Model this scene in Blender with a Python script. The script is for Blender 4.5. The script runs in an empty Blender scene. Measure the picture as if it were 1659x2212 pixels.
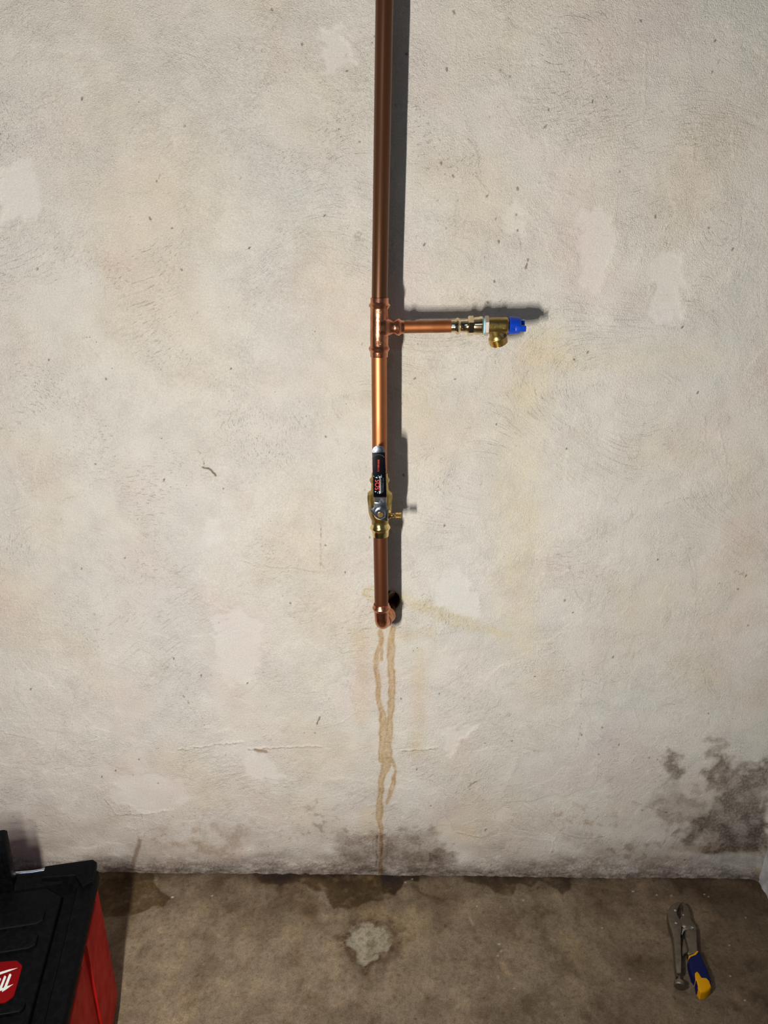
import bpy, bmesh, math, random
import numpy as np
from mathutils import Vector, Matrix

random.seed(7)
scene = bpy.context.scene
col = scene.collection

# ------------------------------------------------------------------ camera
# z up, the plumbed wall is the plane y = 0, the floor z = 0, metres
F_PX, PITCH, ROLL = 1540.0, math.radians(19.0), math.radians(0.65)
CAM = Vector((0.0, -1.414, 1.456))
FWD = Vector((0, math.cos(PITCH), -math.sin(PITCH)))
_r0 = Vector((1, 0, 0)); _u0 = Vector((0, math.sin(PITCH), math.cos(PITCH)))
RGT = _r0 * math.cos(ROLL) + _u0 * math.sin(ROLL)
UPV = _u0 * math.cos(ROLL) - _r0 * math.sin(ROLL)
cd = bpy.data.cameras.new('camera')
cd.sensor_fit = 'VERTICAL'; cd.sensor_height = 36.0; cd.sensor_width = 27.0
cd.lens = 36.0 * F_PX / 2212.0
cd.clip_start = 0.02
cam = bpy.data.objects.new('camera', cd); col.objects.link(cam)
m = Matrix((RGT, UPV, -FWD)).transposed().to_4x4(); m.translation = CAM
cam.matrix_world = m
scene.camera = cam

# ------------------------------------------------------------------ world, light, exposure
w = bpy.data.worlds.new('world'); scene.world = w; w.use_nodes = True
w.node_tree.nodes['Background'].inputs[0].default_value = (0.004, 0.0045, 0.006, 1)
w.node_tree.nodes['Background'].inputs[1].default_value = 1.0
LAMP = Vector((-0.37, -1.06, 1.135))          # LED hand lamp held left of and below the camera
BEAM = Vector((-0.06, 0.99, 0.045)).normalized()
ld = bpy.data.lights.new('hand_lamp_led', 'POINT')
ld.energy = 12.0; ld.color = (1.0, 0.975, 0.91); ld.shadow_soft_size = 0.013
# wide flood optic (batwing photometry): intensity rises away from the beam axis, cut off at the sides
ld.use_nodes = True
nt = ld.node_tree; em = nt.nodes['Emission']
tc = nt.nodes.new('ShaderNodeTexCoord')
dot = nt.nodes.new('ShaderNodeVectorMath'); dot.operation = 'DOT_PRODUCT'
dot.inputs[1].default_value = BEAM
nt.links.new(tc.outputs['Normal'], dot.inputs[0])
cl = nt.nodes.new('ShaderNodeMath'); cl.operation = 'MAXIMUM'; cl.inputs[1].default_value = 0.58
nt.links.new(dot.outputs['Value'], cl.inputs[0])
pw = nt.nodes.new('ShaderNodeMath'); pw.operation = 'POWER'; pw.inputs[1].default_value = -1.8
nt.links.new(cl.outputs[0], pw.inputs[0])
rmp = nt.nodes.new('ShaderNodeMapRange'); rmp.clamp = True
rmp.inputs['From Min'].default_value = 0.12; rmp.inputs['From Max'].default_value = 0.76
rmp.inputs['To Min'].default_value = 0.0; rmp.inputs['To Max'].default_value = 1.0
nt.links.new(dot.outputs['Value'], rmp.inputs['Value'])
mu = nt.nodes.new('ShaderNodeMath'); mu.operation = 'MULTIPLY'
nt.links.new(pw.outputs[0], mu.inputs[0]); nt.links.new(rmp.outputs[0], mu.inputs[1])
nt.links.new(mu.outputs[0], em.inputs['Strength'])
for k in range(4):                               # upright row of four LEDs
    lamp = bpy.data.objects.new('hand_lamp_led', ld); col.objects.link(lamp)
    lamp.location = LAMP + Vector((0, 0, (k - 1.5) * 0.05))

# dim cool fill light added behind the viewer to tint the shadows bluish
ad_ = bpy.data.lights.new('cool_fill_light', 'AREA'); ad_.shape = 'RECTANGLE'; ad_.size = 1.2; ad_.size_y = 0.25
ad_.energy = 14.0; ad_.color = (0.50, 0.72, 1.0)
fill_l = bpy.data.objects.new('cool_fill_light', ad_); col.objects.link(fill_l); fill_l.location = (-0.6, -2.5, 2.38)

vs = scene.view_settings
vs.view_transform = 'Standard'; vs.look = 'None'; vs.gamma = 1.0; vs.exposure = 0.0
vs.use_curve_mapping = False

# ------------------------------------------------------------------ helpers
def ray(x, y):
    return FWD + RGT * ((x - 829.5) / F_PX) + UPV * ((1106 - y) / F_PX)
def PY(x, y, Y=0.0):                 # point of the vertical plane y = Y seen at photo pixel (x, y)
    d = ray(x, y); return CAM + d * ((Y - CAM.y) / d.y)
def PZ(x, y, z=0.0):                 # point of the horizontal plane at height z
    d = ray(x, y); return CAM + d * ((z - CAM.z) / d.z)
def scale_at(p):                     # metres per photo pixel at p
    return (p - CAM).dot(FWD) / F_PX

def tag(o, label=None, cat=None, group=None, kind=None):
    if label: o['label'] = label
    if cat: o['category'] = cat
    if group: o['group'] = group
    if kind: o['kind'] = kind
    return o
def empty(name, loc, rz=0.0, label=None, cat=None):
    o = bpy.data.objects.new(name, None); col.objects.link(o)
    o.location = loc; o.rotation_euler = (0, 0, rz); o.empty_display_size = 0.05
    return tag(o, label, cat)
def world_loc(o):
    p = Vector((0, 0, 0))
    while o: p += Vector(o.location); o = o.parent
    return p
def link(name, me, mat, parent=None, origin=None, label=None, cat=None, local=False):
    """mesh data come in world coordinates; the object gets its own origin"""
    o = bpy.data.objects.new(name, me); col.objects.link(o)
    if mat: me.materials.append(mat)
    if parent is not None:
        o.parent = parent
        if not local:
            me.transform(Matrix.Translation(-world_loc(parent)))
    elif origin is not None:
        me.transform(Matrix.Translation(-Vector(origin))); o.location = origin
    return tag(o, label, cat)
def mesh_from(verts, faces, smooth=True, angle=None):
    me = bpy.data.meshes.new('m'); me.from_pydata([tuple(v) for v in verts], [], faces); me.update()
    bm = bmesh.new(); bm.from_mesh(me); bmesh.ops.recalc_face_normals(bm, faces=bm.faces)
    if smooth:
        for f in bm.faces: f.smooth = True
        a = math.radians(angle if angle else 35)
        for e in bm.edges:
            if len(e.link_faces) == 2 and e.calc_face_angle(0) > a: e.smooth = False
    bm.to_mesh(me); bm.free(); return me
def frame(d, hint=None):
    d = d.normalized()
    h = hint or (Vector((0, 0, 1)) if abs(d.z) < 0.8 else Vector((1, 0, 0)))
    a = (h - d * h.dot(d)).normalized(); return a, d.cross(a)
def tube(path, radii, segs=40, const=True, rfun=None, cap0=True, cap1=True, angle=35, hint=None, smooth=True, phase=0.0):
    """surface of revolution / swept tube along path with one radius per station"""
    path = [Vector(p) for p in path]; n = len(path)
    V = []; Fc = []
    D = (path[-1] - path[0]).normalized(); a0 = None
    for i, p in enumerate(path):
        if const: d = D
        else: d = (path[min(i + 1, n - 1)] - path[max(i - 1, 0)]).normalized()
        if a0 is None or const: a, b = frame(d, hint)
        else:
            a = (a0 - d * a0.dot(d)).normalized(); b = d.cross(a)
        a0 = a
        for k in range(segs):
            t = 2 * math.pi * k / segs + phase
            r = radii[i] * (rfun(t, i) if rfun else 1.0)
            V.append(p + a * (r * math.cos(t)) + b * (r * math.sin(t)))
    for i in range(n - 1):
        for k in range(segs):
            k2 = (k + 1) % segs
            Fc.append((i * segs + k, i * segs + k2, (i + 1) * segs + k2, (i + 1) * segs + k))
    if cap0: Fc.append(tuple(range(segs - 1, -1, -1)))
    if cap1: Fc.append(tuple(range((n - 1) * segs, n * segs)))
    return mesh_from(V, Fc, smooth, angle)
def join(*mes):
    bm = bmesh.new()
    for me in mes: bm.from_mesh(me)
    out = bpy.data.meshes.new('m'); bm.to_mesh(out); bm.free(); return out
def prism(pts_a, pts_b, bevel=0.0, segs=2, smooth=True, angle=30):
    """closed solid between two matching outlines; the outline pts_b edges get a bevel"""
    n = len(pts_a); V = list(pts_a) + list(pts_b)
    Fc = [tuple(range(n))[::-1], tuple(range(n, 2 * n))]
    for i in range(n):
        j = (i + 1) % n; Fc.append((i, j, n + j, n + i))
    me = bpy.data.meshes.new('m'); me.from_pydata([tuple(v) for v in V], [], Fc)
    bm = bmesh.new(); bm.from_mesh(me); bmesh.ops.recalc_face_normals(bm, faces=bm.faces)
    if bevel > 0:
        bm.verts.ensure_lookup_table()
        ed = [e for e in bm.edges if all(v.index >= n for v in e.verts)]
        bmesh.ops.bevel(bm, geom=ed, offset=bevel, segments=segs, affect='EDGES', profile=0.5, clamp_overlap=True)
    bmesh.ops.triangulate(bm, faces=[f for f in bm.faces if len(f.verts) > 4])
    for f in bm.faces: f.smooth = smooth
    for e in bm.edges:
        if len(e.link_faces) == 2 and e.calc_face_angle(0) > math.radians(angle): e.smooth = False
    bm.to_mesh(me); bm.free(); return me
def box(x0, x1, y0, y1, z0, z1, bevel=0.0, segs=2):
    me = bpy.data.meshes.new('m'); bm = bmesh.new()
    bmesh.ops.create_cube(bm, size=1.0)
    for v in bm.verts:
        v.co = Vector((x0 + (v.co.x + .5) * (x1 - x0), y0 + (v.co.y + .5) * (y1 - y0), z0 + (v.co.z + .5) * (z1 - z0)))
    if bevel: bmesh.ops.bevel(bm, geom=list(bm.edges), offset=bevel, segments=segs, affect='EDGES', profile=0.5)
    for f in bm.faces: f.smooth = bevel > 0
    for e in bm.edges:
        if len(e.link_faces) == 2 and e.calc_face_angle(0) > math.radians(40): e.smooth = False
    bm.to_mesh(me); bm.free(); return me
def text_mesh(s, height, extr, place):
    """lettering as a thin mesh; place maps (u, v, w) in text units to the world"""
    c = bpy.data.curves.new('t', 'FONT'); c.body = s; c.size = height; c.extrude = extr
    c.align_x = 'CENTER'; c.align_y = 'CENTER'; c.resolution_u = 3
    o = bpy.data.objects.new('t', c); col.objects.link(o)
    bpy.context.view_layer.update()
    me = bpy.data.meshes.new_from_object(o.evaluated_get(bpy.context.evaluated_depsgraph_get()))
    bpy.data.objects.remove(o); bpy.data.curves.remove(c)
    for v in me.vertices: v.co = place(v.co.x, v.co.y, v.co.z)
    me.update(); return me

# ------------------------------------------------------------------ materials
def base_mat(name):
    mt = bpy.data.materials.new(name); mt.use_nodes = True
    return mt, mt.node_tree.nodes, mt.node_tree.links, mt.node_tree.nodes['Principled BSDF']
def metal(name, c, rough, c2=None, scale=60.0, bump=0.0, mix=(0.4, 0.65), metallic=1.0, stretch=(1, 1, 1), rough2=None):
    mt, N, L, B = base_mat(name)
    t = N.new('ShaderNodeTexCoord'); mp = N.new('ShaderNodeMapping'); mp.inputs['Scale'].default_value = stretch
    L.new(t.outputs['Object'], mp.inputs['Vector'])
    n = N.new('ShaderNodeTexNoise'); n.inputs['Scale'].default_value = scale; n.inputs['Detail'].default_value = 4
    L.new(mp.outputs[0], n.inputs['Vector'])
    r = N.new('ShaderNodeMapRange'); r.inputs['From Min'].default_value = mix[0]; r.inputs['From Max'].default_value = mix[1]
    L.new(n.outputs[0], r.inputs['Value'])
    mx = N.new('ShaderNodeMix'); mx.data_type = 'RGBA'
    mx.inputs['A'].default_value = (*c, 1); mx.inputs['B'].default_value = (*(c2 or c), 1)
    L.new(r.outputs[0], mx.inputs['Factor']); L.new(mx.outputs['Result'], B.inputs['Base Color'])
    rr = N.new('ShaderNodeMapRange'); rr.inputs['To Min'].default_value = rough; rr.inputs['To Max'].default_value = rough2 or rough * 1.25
    L.new(r.outputs[0], rr.inputs['Value']); L.new(rr.outputs[0], B.inputs['Roughness'])
    B.inputs['Metallic'].default_value = metallic
    if bump:
        b = N.new('ShaderNodeBump'); b.inputs['Distance'].default_value = bump; b.inputs['Strength'].default_value = 0.6
        n2 = N.new('ShaderNodeTexNoise'); n2.inputs['Scale'].default_value = 260; L.new(mp.outputs[0], n2.inputs['Vector'])
        L.new(n2.outputs[0], b.inputs['Height']); L.new(b.outputs[0], B.inputs['Normal'])
    return mt
M = {}
M['copper'] = metal('copper_clean', (0.50, 0.195, 0.080), 0.46, (0.36, 0.125, 0.046), 22, 0.0, stretch=(1, 1, 0.25))
M['copper_fit'] = metal('copper_fitting', (0.62, 0.265, 0.150), 0.26, (0.48, 0.19, 0.10), 45, 0.00045)
M['copper_dull'] = metal('copper_tarnished', (0.135, 0.055, 0.024), 0.30, (0.085, 0.034, 0.013), 14, 0.0, stretch=(1, 1, 0.12), metallic=0.65)
M['copper_dark'] = metal('copper_darkened', (0.20, 0.068, 0.030), 0.38, (0.14, 0.046, 0.019), 16, 0.0, stretch=(1, 1, 0.2), metallic=0.75)
M['brass'] = metal('brass_forged', (0.44, 0.32, 0.11), 0.33, (0.33, 0.235, 0.075), 90, 0.0003)
M['brass_shiny'] = metal('brass_polished', (0.80, 0.62, 0.28), 0.16, (0.70, 0.52, 0.2), 70)
M['brass_gold'] = metal('brass_bright', (0.85, 0.58, 0.20), 0.22)
M['bronze_press'] = metal('bronze_press_adapter', (0.83, 0.70, 0.47), 0.13, (0.62, 0.46, 0.24), 60)
M['nickel'] = metal('pink_grey_nut', (0.70, 0.58, 0.52), 0.45)
M['chrome'] = metal('zinc_plated_steel', (0.66, 0.70, 0.76), 0.16, (0.50, 0.55, 0.66), 80)
M['steel_dull'] = metal('plier_steel', (0.27, 0.235, 0.185), 0.45, (0.20, 0.17, 0.13), 70)
M['steel_dark'] = metal('plier_jaw_steel', (0.22, 0.19, 0.155), 0.4)
def plastic(name, c, rough=0.4, c2=None, scale=40, bump=0.0, spec=0.4):
    mt = metal(name, c, rough, c2, scale, bump, metallic=0.0)
    mt.node_tree.nodes['Principled BSDF'].inputs['Specular IOR Level'].default_value = spec
    return mt
M['blue'] = plastic('blue_handle_plastic', (0.003, 0.045, 0.42), 0.30)
M['teal'] = plastic('thread_seal_tape', (0.30, 0.62, 0.70), 0.5)
M['sleeve'] = plastic('black_vinyl_sleeve', (0.0016, 0.0016, 0.0028), 0.25, spec=0.10)
M['red_ink'] = plastic('red_print', (0.75, 0.055, 0.035), 0.5)
M['white_ink'] = plastic('white_print', (0.75, 0.80, 0.84), 0.5)
M['grey_ink'] = plastic('grey_print', (0.055, 0.058, 0.075), 0.5)
M['ice_ink'] = plastic('ice_blue_print', (0.42, 0.62, 0.72), 0.5)
M['box_black'] = plastic('black_box_plastic', (0.0012, 0.0012, 0.0016), 0.5, (0.0022, 0.0022, 0.0026), 120, 0.0004, spec=0.04)
M['box_red'] = plastic('red_box_plastic', (0.46, 0.007, 0.005), 0.5, (0.38, 0.006, 0.0045), 30, 0.0003, spec=0.12)
M['badge_red'] = plastic('red_badge', (0.095, 0.0008, 0.0014), 0.5, spec=0.05)
M['badge_white'] = plastic('white_badge_print', (0.36, 0.38, 0.36), 0.5)
M['grip_blue'] = plastic('blue_grip_rubber', (0.005, 0.008, 0.060), 0.55, spec=0.15)
M['grip_yellow'] = plastic('yellow_grip_rubber', (0.60, 0.275, 0.001), 0.55, spec=0.12)
M['hole'] = plastic('hole_dark', (0.03, 0.024, 0.012), 0.9)  # near-black tone with the shade of the hole in its colour

def attr_mat(name, grains, rough, spec, fine_col=(0.9, 1.06), speck=None, trowel=False):
    """albedo from the painted attribute x fine grain; grains = [(scale, strength, distance)]"""
    mt, N, L, B = base_mat(name)
    at = N.new('ShaderNodeAttribute'); at.attribute_name = 'albedo'
    ar = N.new('ShaderNodeAttribute'); ar.attribute_name = 'grain'
    t = N.new('ShaderNodeTexCoord')
    n = N.new('ShaderNodeTexNoise'); n.inputs['Scale'].default_value = 330; n.inputs['Detail'].default_value = 3
    L.new(t.outputs['Object'], n.inputs['Vector'])
    mr = N.new('ShaderNodeMapRange'); mr.inputs['From Min'].default_value = 0.3; mr.inputs['From Max'].default_value = 0.7
    mr.inputs['To Min'].default_value = fine_col[0]; mr.inputs['To Max'].default_value = fine_col[1]
    L.new(n.outputs[0], mr.inputs['Value'])
    vm = N.new('ShaderNodeVectorMath'); vm.operation = 'SCALE'
    L.new(at.outputs['Color'], vm.inputs[0]); L.new(mr.outputs[0], vm.inputs['Scale'])
    out = vm.outputs[0]
    if speck:
        vo = N.new('ShaderNodeTexVoronoi'); vo.inputs['Scale'].default_value = speck[0]; vo.inputs['Randomness'].default_value = 1
        L.new(t.outputs['Object'], vo.inputs['Vector'])
        n3 = N.new('ShaderNodeTexNoise'); n3.inputs['Scale'].default_value = speck[0] * 0.21; L.new(t.outputs['Object'], n3.inputs['Vector'])
        th = N.new('ShaderNodeMapRange'); th.inputs['From Min'].default_value = 0.56; th.inputs['From Max'].default_value = 0.78
        th.inputs['To Min'].default_value = 0.0; th.inputs['To Max'].default_value = speck[1]
        L.new(n3.outputs[0], th.inputs['Value'])
        lt = N.new('ShaderNodeMath'); lt.operation = 'LESS_THAN'
        L.new(vo.outputs['Distance'], lt.inputs[0]); L.new(th.outputs[0], lt.inputs[1])
        mx = N.new('ShaderNodeMix'); mx.data_type = 'RGBA'; mx.inputs['B'].default_value = (*speck[2], 1)
        mf = N.new('ShaderNodeMath'); mf.operation = 'MULTIPLY'; mf.inputs[1].default_value = speck[3]
        L.new(lt.outputs[0], mf.inputs[0]); L.new(mf.outputs[0], mx.inputs['Factor'])
        L.new(out, mx.inputs['A']); out = mx.outputs['Result']
    prev = None
    if trowel:                                   # short drag marks along the trowel direction: grooves in a darker brown
        tr = N.new('ShaderNodeAttribute'); tr.attribute_name = 'trowel'
        sp_ = N.new('ShaderNodeSeparateXYZ'); L.new(tr.outputs['Vector'], sp_.inputs[0])
        cb = N.new('ShaderNodeCombineXYZ')
        for k_, sc_v in (('X', 52.0), ('Y', 235.0)):
            mm = N.new('ShaderNodeMath'); mm.operation = 'MULTIPLY'; mm.inputs[1].default_value = sc_v
            L.new(sp_.outputs[k_], mm.inputs[0]); L.new(mm.outputs[0], cb.inputs[k_])
        tn = N.new('ShaderNodeTexNoise'); tn.inputs['Scale'].default_value = 1.0; tn.inputs['Detail'].default_value = 3
        L.new(cb.outputs[0], tn.inputs['Vector'])
        gr = N.new('ShaderNodeMapRange'); gr.interpolation_type = 'SMOOTHSTEP'
        gr.inputs['From Min'].default_value = 0.575; gr.inputs['From Max'].default_value = 0.70
        L.new(tn.outputs[0], gr.inputs['Value'])
        gm = N.new('ShaderNodeMath'); gm.operation = 'MULTIPLY'; L.new(gr.outputs[0], gm.inputs[0]); L.new(sp_.outputs['Z'], gm.inputs[1])
        gs = N.new('ShaderNodeMath'); gs.operation = 'MULTIPLY'; gs.inputs[1].default_value = 0.15; L.new(gm.outputs[0], gs.inputs[0])
        mx2 = N.new('ShaderNodeMix'); mx2.data_type = 'RGBA'; mx2.inputs['B'].default_value = (0.27, 0.215, 0.15, 1)
        L.new(gs.outputs[0], mx2.inputs['Factor']); L.new(out, mx2.inputs['A']); out = mx2.outputs['Result']
        tb_ = N.new('ShaderNodeBump'); tb_.invert = True; tb_.inputs['Distance'].default_value = 0.0022; tb_.inputs['Strength'].default_value = 0.6
        L.new(gm.outputs[0], tb_.inputs['Height']); prev = tb_.outputs[0]
    L.new(out, B.inputs['Base Color'])
    B.inputs['Roughness'].default_value = rough; B.inputs['Specular IOR Level'].default_value = spec
    for sc, st, di in grains:
        g = N.new('ShaderNodeTexNoise'); g.inputs['Scale'].default_value = sc; g.inputs['Detail'].default_value = 3
        g.inputs['Roughness'].default_value = 0.6
        L.new(t.outputs['Object'], g.inputs['Vector'])
        b = N.new('ShaderNodeBump'); b.inputs['Distance'].default_value = di
        s = N.new('ShaderNodeMath'); s.operation = 'MULTIPLY'; s.inputs[1].default_value = st
        L.new(ar.outputs['Fac'], s.inputs[0]); L.new(s.outputs[0], b.inputs['Strength'])
        L.new(g.outputs[0], b.inputs['Height'])
        if prev: L.new(prev, b.inputs['Normal'])
        prev = b.outputs[0]
    L.new(prev, B.inputs['Normal'])
    return mt
M['plaster'] = attr_mat('trowelled_plaster', [(210, 0.5, 0.0022), (560, 1.0, 0.0024)], 0.9, 0.15, (0.90, 1.07), (95, 0.20, (0.16, 0.12, 0.075), 0.6), True)
M['concrete'] = attr_mat('stained_concrete', [(110, 0.5, 0.0016), (420, 0.6, 0.0010)], 0.75, 0.25, (0.76, 1.20), (150, 0.24, (0.03, 0.022, 0.014), 0.7))

# ------------------------------------------------------------------ noise on grids
def _h(ix, iy, s):
    v = (ix.astype(np.int64) * 374761393 + iy.astype(np.int64) * 668265263 + s * 1442695041) & 0xFFFFFFFF
    v = ((v ^ (v >> 13)) * 1274126177) & 0xFFFFFFFF
    v = ((v ^ (v >> 16)) * 2246822519) & 0xFFFFFFFF
    return (v ^ (v >> 15)) & 0xFFFFFFFF
def perlin(x, y, s=0):
    x0 = np.floor(x); y0 = np.floor(y); fx = x - x0; fy = y - y0
    u = fx * fx * fx * (fx * (fx * 6 - 15) + 10); v = fy * fy * fy * (fy * (fy * 6 - 15) + 10)
    def g(i, j):
        a = _h(x0 + i, y0 + j, s).astype(np.float64) * (2 * np.pi / 4294967296.0)
        return np.cos(a) * (fx - i) + np.sin(a) * (fy - j)
    a = g(0, 0); b = g(1, 0); c = g(0, 1); d = g(1, 1)
    return ((a + (b - a) * u) + ((c + (d - c) * u) - (a + (b - a) * u)) * v) * 1.5
def fbm(x, y, s=0, o=4, gain=0.5):
    r = 0; a = 1.0; t = 0
    for k in range(o):
        r = r + a * perlin(x * 2 ** k, y * 2 ** k, s + 17 * k); t += a; a *= gain
    return r / t
def sstep(a, b, x):
    t = np.clip((x - a) / (b - a), 0, 1); return t * t * (3 - 2 * t)
class Field:
    """a grid surface with height, albedo and grain, painted in its own metres (a, b)"""
    def __init__(s, A, B):
        s.a, s.b = A, B
        s.A, s.B = np.meshgrid(A, B)          # shape (nb, na)
        s.h = np.zeros_like(s.A); s.c = np.ones(s.A.shape + (3,)); s.g = np.ones_like(s.A)
        s.wa = fbm(s.A / 0.03, s.B / 0.03, 91, 3); s.wb = fbm(s.A / 0.03, s.B / 0.03, 92, 3)
    def sl(s, pts, mar):
        p = np.array(pts); i0, i1 = np.searchsorted(s.a, [p[:, 0].min() - mar, p[:, 0].max() + mar])
        j0, j1 = np.searchsorted(s.b, [p[:, 1].min() - mar, p[:, 1].max() + mar])
        return (slice(j0, j1), slice(i0, i1))
    def line(s, pts, w, soft, warp=0.0):
        """(slice, mask 0..1, distance) of a polyline of half width w (number or one per point)"""
        ws = w if isinstance(w, (list, tuple)) else [w] * len(pts)
        q = s.sl(pts, max(ws) + soft + warp * 2 + .001)
        X = s.A[q] + s.wa[q] * warp; Y = s.B[q] + s.wb[q] * warp
        best = np.full(X.shape, 9.0)
        for i in range(len(pts) - 1):
            (x0, y0), (x1, y1) = pts[i], pts[i + 1]; dx, dy = x1 - x0, y1 - y0; L2 = dx * dx + dy * dy + 1e-12
            t = np.clip(((X - x0) * dx + (Y - y0) * dy) / L2, 0, 1)
            d = np.hypot(X - x0 - t * dx, Y - y0 - t * dy) - (ws[i] + (ws[i + 1] - ws[i]) * t)
            best = np.minimum(best, d)
        return q, 1 - sstep(-soft * 0.5, soft, best), best
    def poly(s, pts, soft, warp=0.0):
        q = s.sl(pts, soft + warp * 2 + .001)
        X = s.A[q] + s.wa[q] * warp; Y = s.B[q] + s.wb[q] * warp
        ins = np.zeros(X.shape, bool); best = np.full(X.shape, 9.0); n = len(pts)
        for i in range(n):
            (x0, y0), (x1, y1) = pts[i], pts[(i + 1) % n]; dx, dy = x1 - x0, y1 - y0
            t = np.clip(((X - x0) * dx + (Y - y0) * dy) / (dx * dx + dy * dy + 1e-12), 0, 1)
            best = np.minimum(best, np.hypot(X - x0 - t * dx, Y - y0 - t * dy))
            if abs(dy) > 1e-9:
                ins ^= ((y0 > Y) != (y1 > Y)) & (X < dx * (Y - y0) / dy + x0)
        d = np.where(ins, -best, best)
        return q, 1 - sstep(-soft, soft, d), d
    def stain(s, q, mk, colr, amt=1.0):          # multiply towards a stain tint
        mk = (mk * amt)[..., None]; s.c[q] = s.c[q] * (1 - mk + mk * np.array(colr))
    def paint(s, q, mk, colr, amt=1.0):          # replace
        mk = (mk * amt)[..., None]; s.c[q] = s.c[q] * (1 - mk) + mk * np.array(colr)
    def noise(s, q, sc, seed, o=3):
        return fbm(s.A[q] / sc, s.B[q] / sc, seed, o)
def grid_mesh(V, nb, na, albedo, grain, uv=None):
    me = bpy.data.meshes.new('m'); n = nb * na
    me.vertices.add(n); me.vertices.foreach_set('co', V.reshape(-1).astype(np.float32))
    idx = np.arange(n).reshape(nb, na)
    q = np.stack([idx[:-1, :-1], idx[:-1, 1:], idx[1:, 1:], idx[1:, :-1]], -1).reshape(-1, 4)
    nf = len(q); me.loops.add(nf * 4); me.loops.foreach_set('vertex_index', q.reshape(-1).astype(np.int32))
    me.polygons.add(nf); me.polygons.foreach_set('loop_start', (np.arange(nf) * 4).astype(np.int32))
    me.update(calc_edges=True)
    me.polygons.foreach_set('use_smooth', np.ones(nf, bool))
    at = me.attributes.new('albedo', 'FLOAT_COLOR', 'POINT')
    rgba = np.ones((n, 4), np.float32); rgba[:, :3] = albedo.reshape(-1, 3); at.data.foreach_set('color', rgba.reshape(-1))
    ag = me.attributes.new('grain', 'FLOAT', 'POINT'); ag.data.foreach_set('value', grain.reshape(-1).astype(np.float32))
    if uv is not None:
        au = me.attributes.new('trowel', 'FLOAT_VECTOR', 'POINT'); au.data.foreach_set('vector', uv.reshape(-1).astype(np.float32))
    me.update(); return me

# ------------------------------------------------------------------ the plumbed wall
X_RIGHT, X_LEFT, Y_NEAR, Z_CEIL = 0.960, -2.3, -3.4, 2.45
STEP = 0.0021
gx = np.concatenate([np.linspace(X_LEFT, -1.0, 24)[:-1], np.arange(-1.0, X_RIGHT - 0.001, STEP), [X_RIGHT]])
gz = np.concatenate([np.arange(-0.004, 1.905, STEP), np.linspace(1.91, Z_CEIL, 14)])
W = Field(gx, gz)
def wp(x, y): p = PY(x, y); return (p.x, p.z)
def wps(l): return [wp(*p) for p in l]
PXM = 0.00093          # metres of wall per photo pixel in the middle of the picture
A, B = W.A, W.B
# base colour with broad warm, pink and grey clouds
W.c *= np.array((0.70, 0.652, 0.585))
n1 = fbm(A / 0.30 + 3, B / 0.30, 1, 3); n2 = fbm(A / 0.22, B / 0.22 + 7, 2, 3); n3 = fbm(A / 0.06, B / 0.06, 3, 3)
full = (slice(None), slice(None))
W.stain(full, sstep(0.02, 0.5, n1), (1.0, 0.955, 0.90), 1.0)
W.stain(full, sstep(0.02, 0.5, n2), (1.0, 0.945, 0.955), 0.9)
W.stain(full, sstep(0.05, 0.5, -n1), (0.975, 0.988, 1.02), 0.8)
W.stain(full, sstep(-0.1, 0.6, n3), (0.98, 0.972, 0.96), 0.8)
# rough areas (sandy coat) against trowelled-smooth ones
nr = fbm(A / 0.13 + n2 * 0.5, B / 0.13 + n1 * 0.5, 5, 4)
rough = sstep(-0.30, 0.22, nr)
W.h += 0.0022 * fbm(A / 0.35, B / 0.35, 11, 2) + 0.0008 * rough
W.h += 0.0006 * sstep(0.10, 0.125, fbm(A / 0.17 + .6 * n1, B / 0.17, 12, 3))      # lapped coats with crisp edges
W.h += 0.00045 * sstep(0.16, 0.18, fbm(A / 0.11, B / 0.11 + .5 * n2, 13, 3))
# trowel strokes: stretched ridges whose direction drifts over the wall
ang = 1.5 * fbm(A / 0.75 + 2, B / 0.75, 21, 2) + 0.35
u = A * np.cos(ang) + B * np.sin(ang); v = -A * np.sin(ang) + B * np.cos(ang)
st = perlin(u / 0.040, v / 0.0075, 23) + 0.6 * perlin(u / 0.022, v / 0.0048, 24)
smask = sstep(0.05, 0.35, fbm(A / 0.16, B / 0.16, 25, 3)); smask2 = sstep(-0.30, 0.50, fbm(A / 0.20, B / 0.20, 26, 3)) * (.35 + .65 * rough)
W.h += 0.0006 * st * smask * rough
W.stain(full, sstep(0.20, 0.7, -st) * smask * rough, (0.92, 0.885, 0.83), 0.7)
W.h += 0.00032 * (.4 + .6 * rough) * fbm(A / 0.010, B / 0.010, 27, 2)
W.h += 0.0005 * sstep(0.35, 0.6, fbm(A / 0.02, B / 0.02, 28, 2)) * rough          # blobs
W.uv = np.stack([u, v, smask2], -1)
W.g = 0.78 + 0.16 * rough + 0.20 * fbm(A / .04, B / .04, 29, 2)
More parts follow.
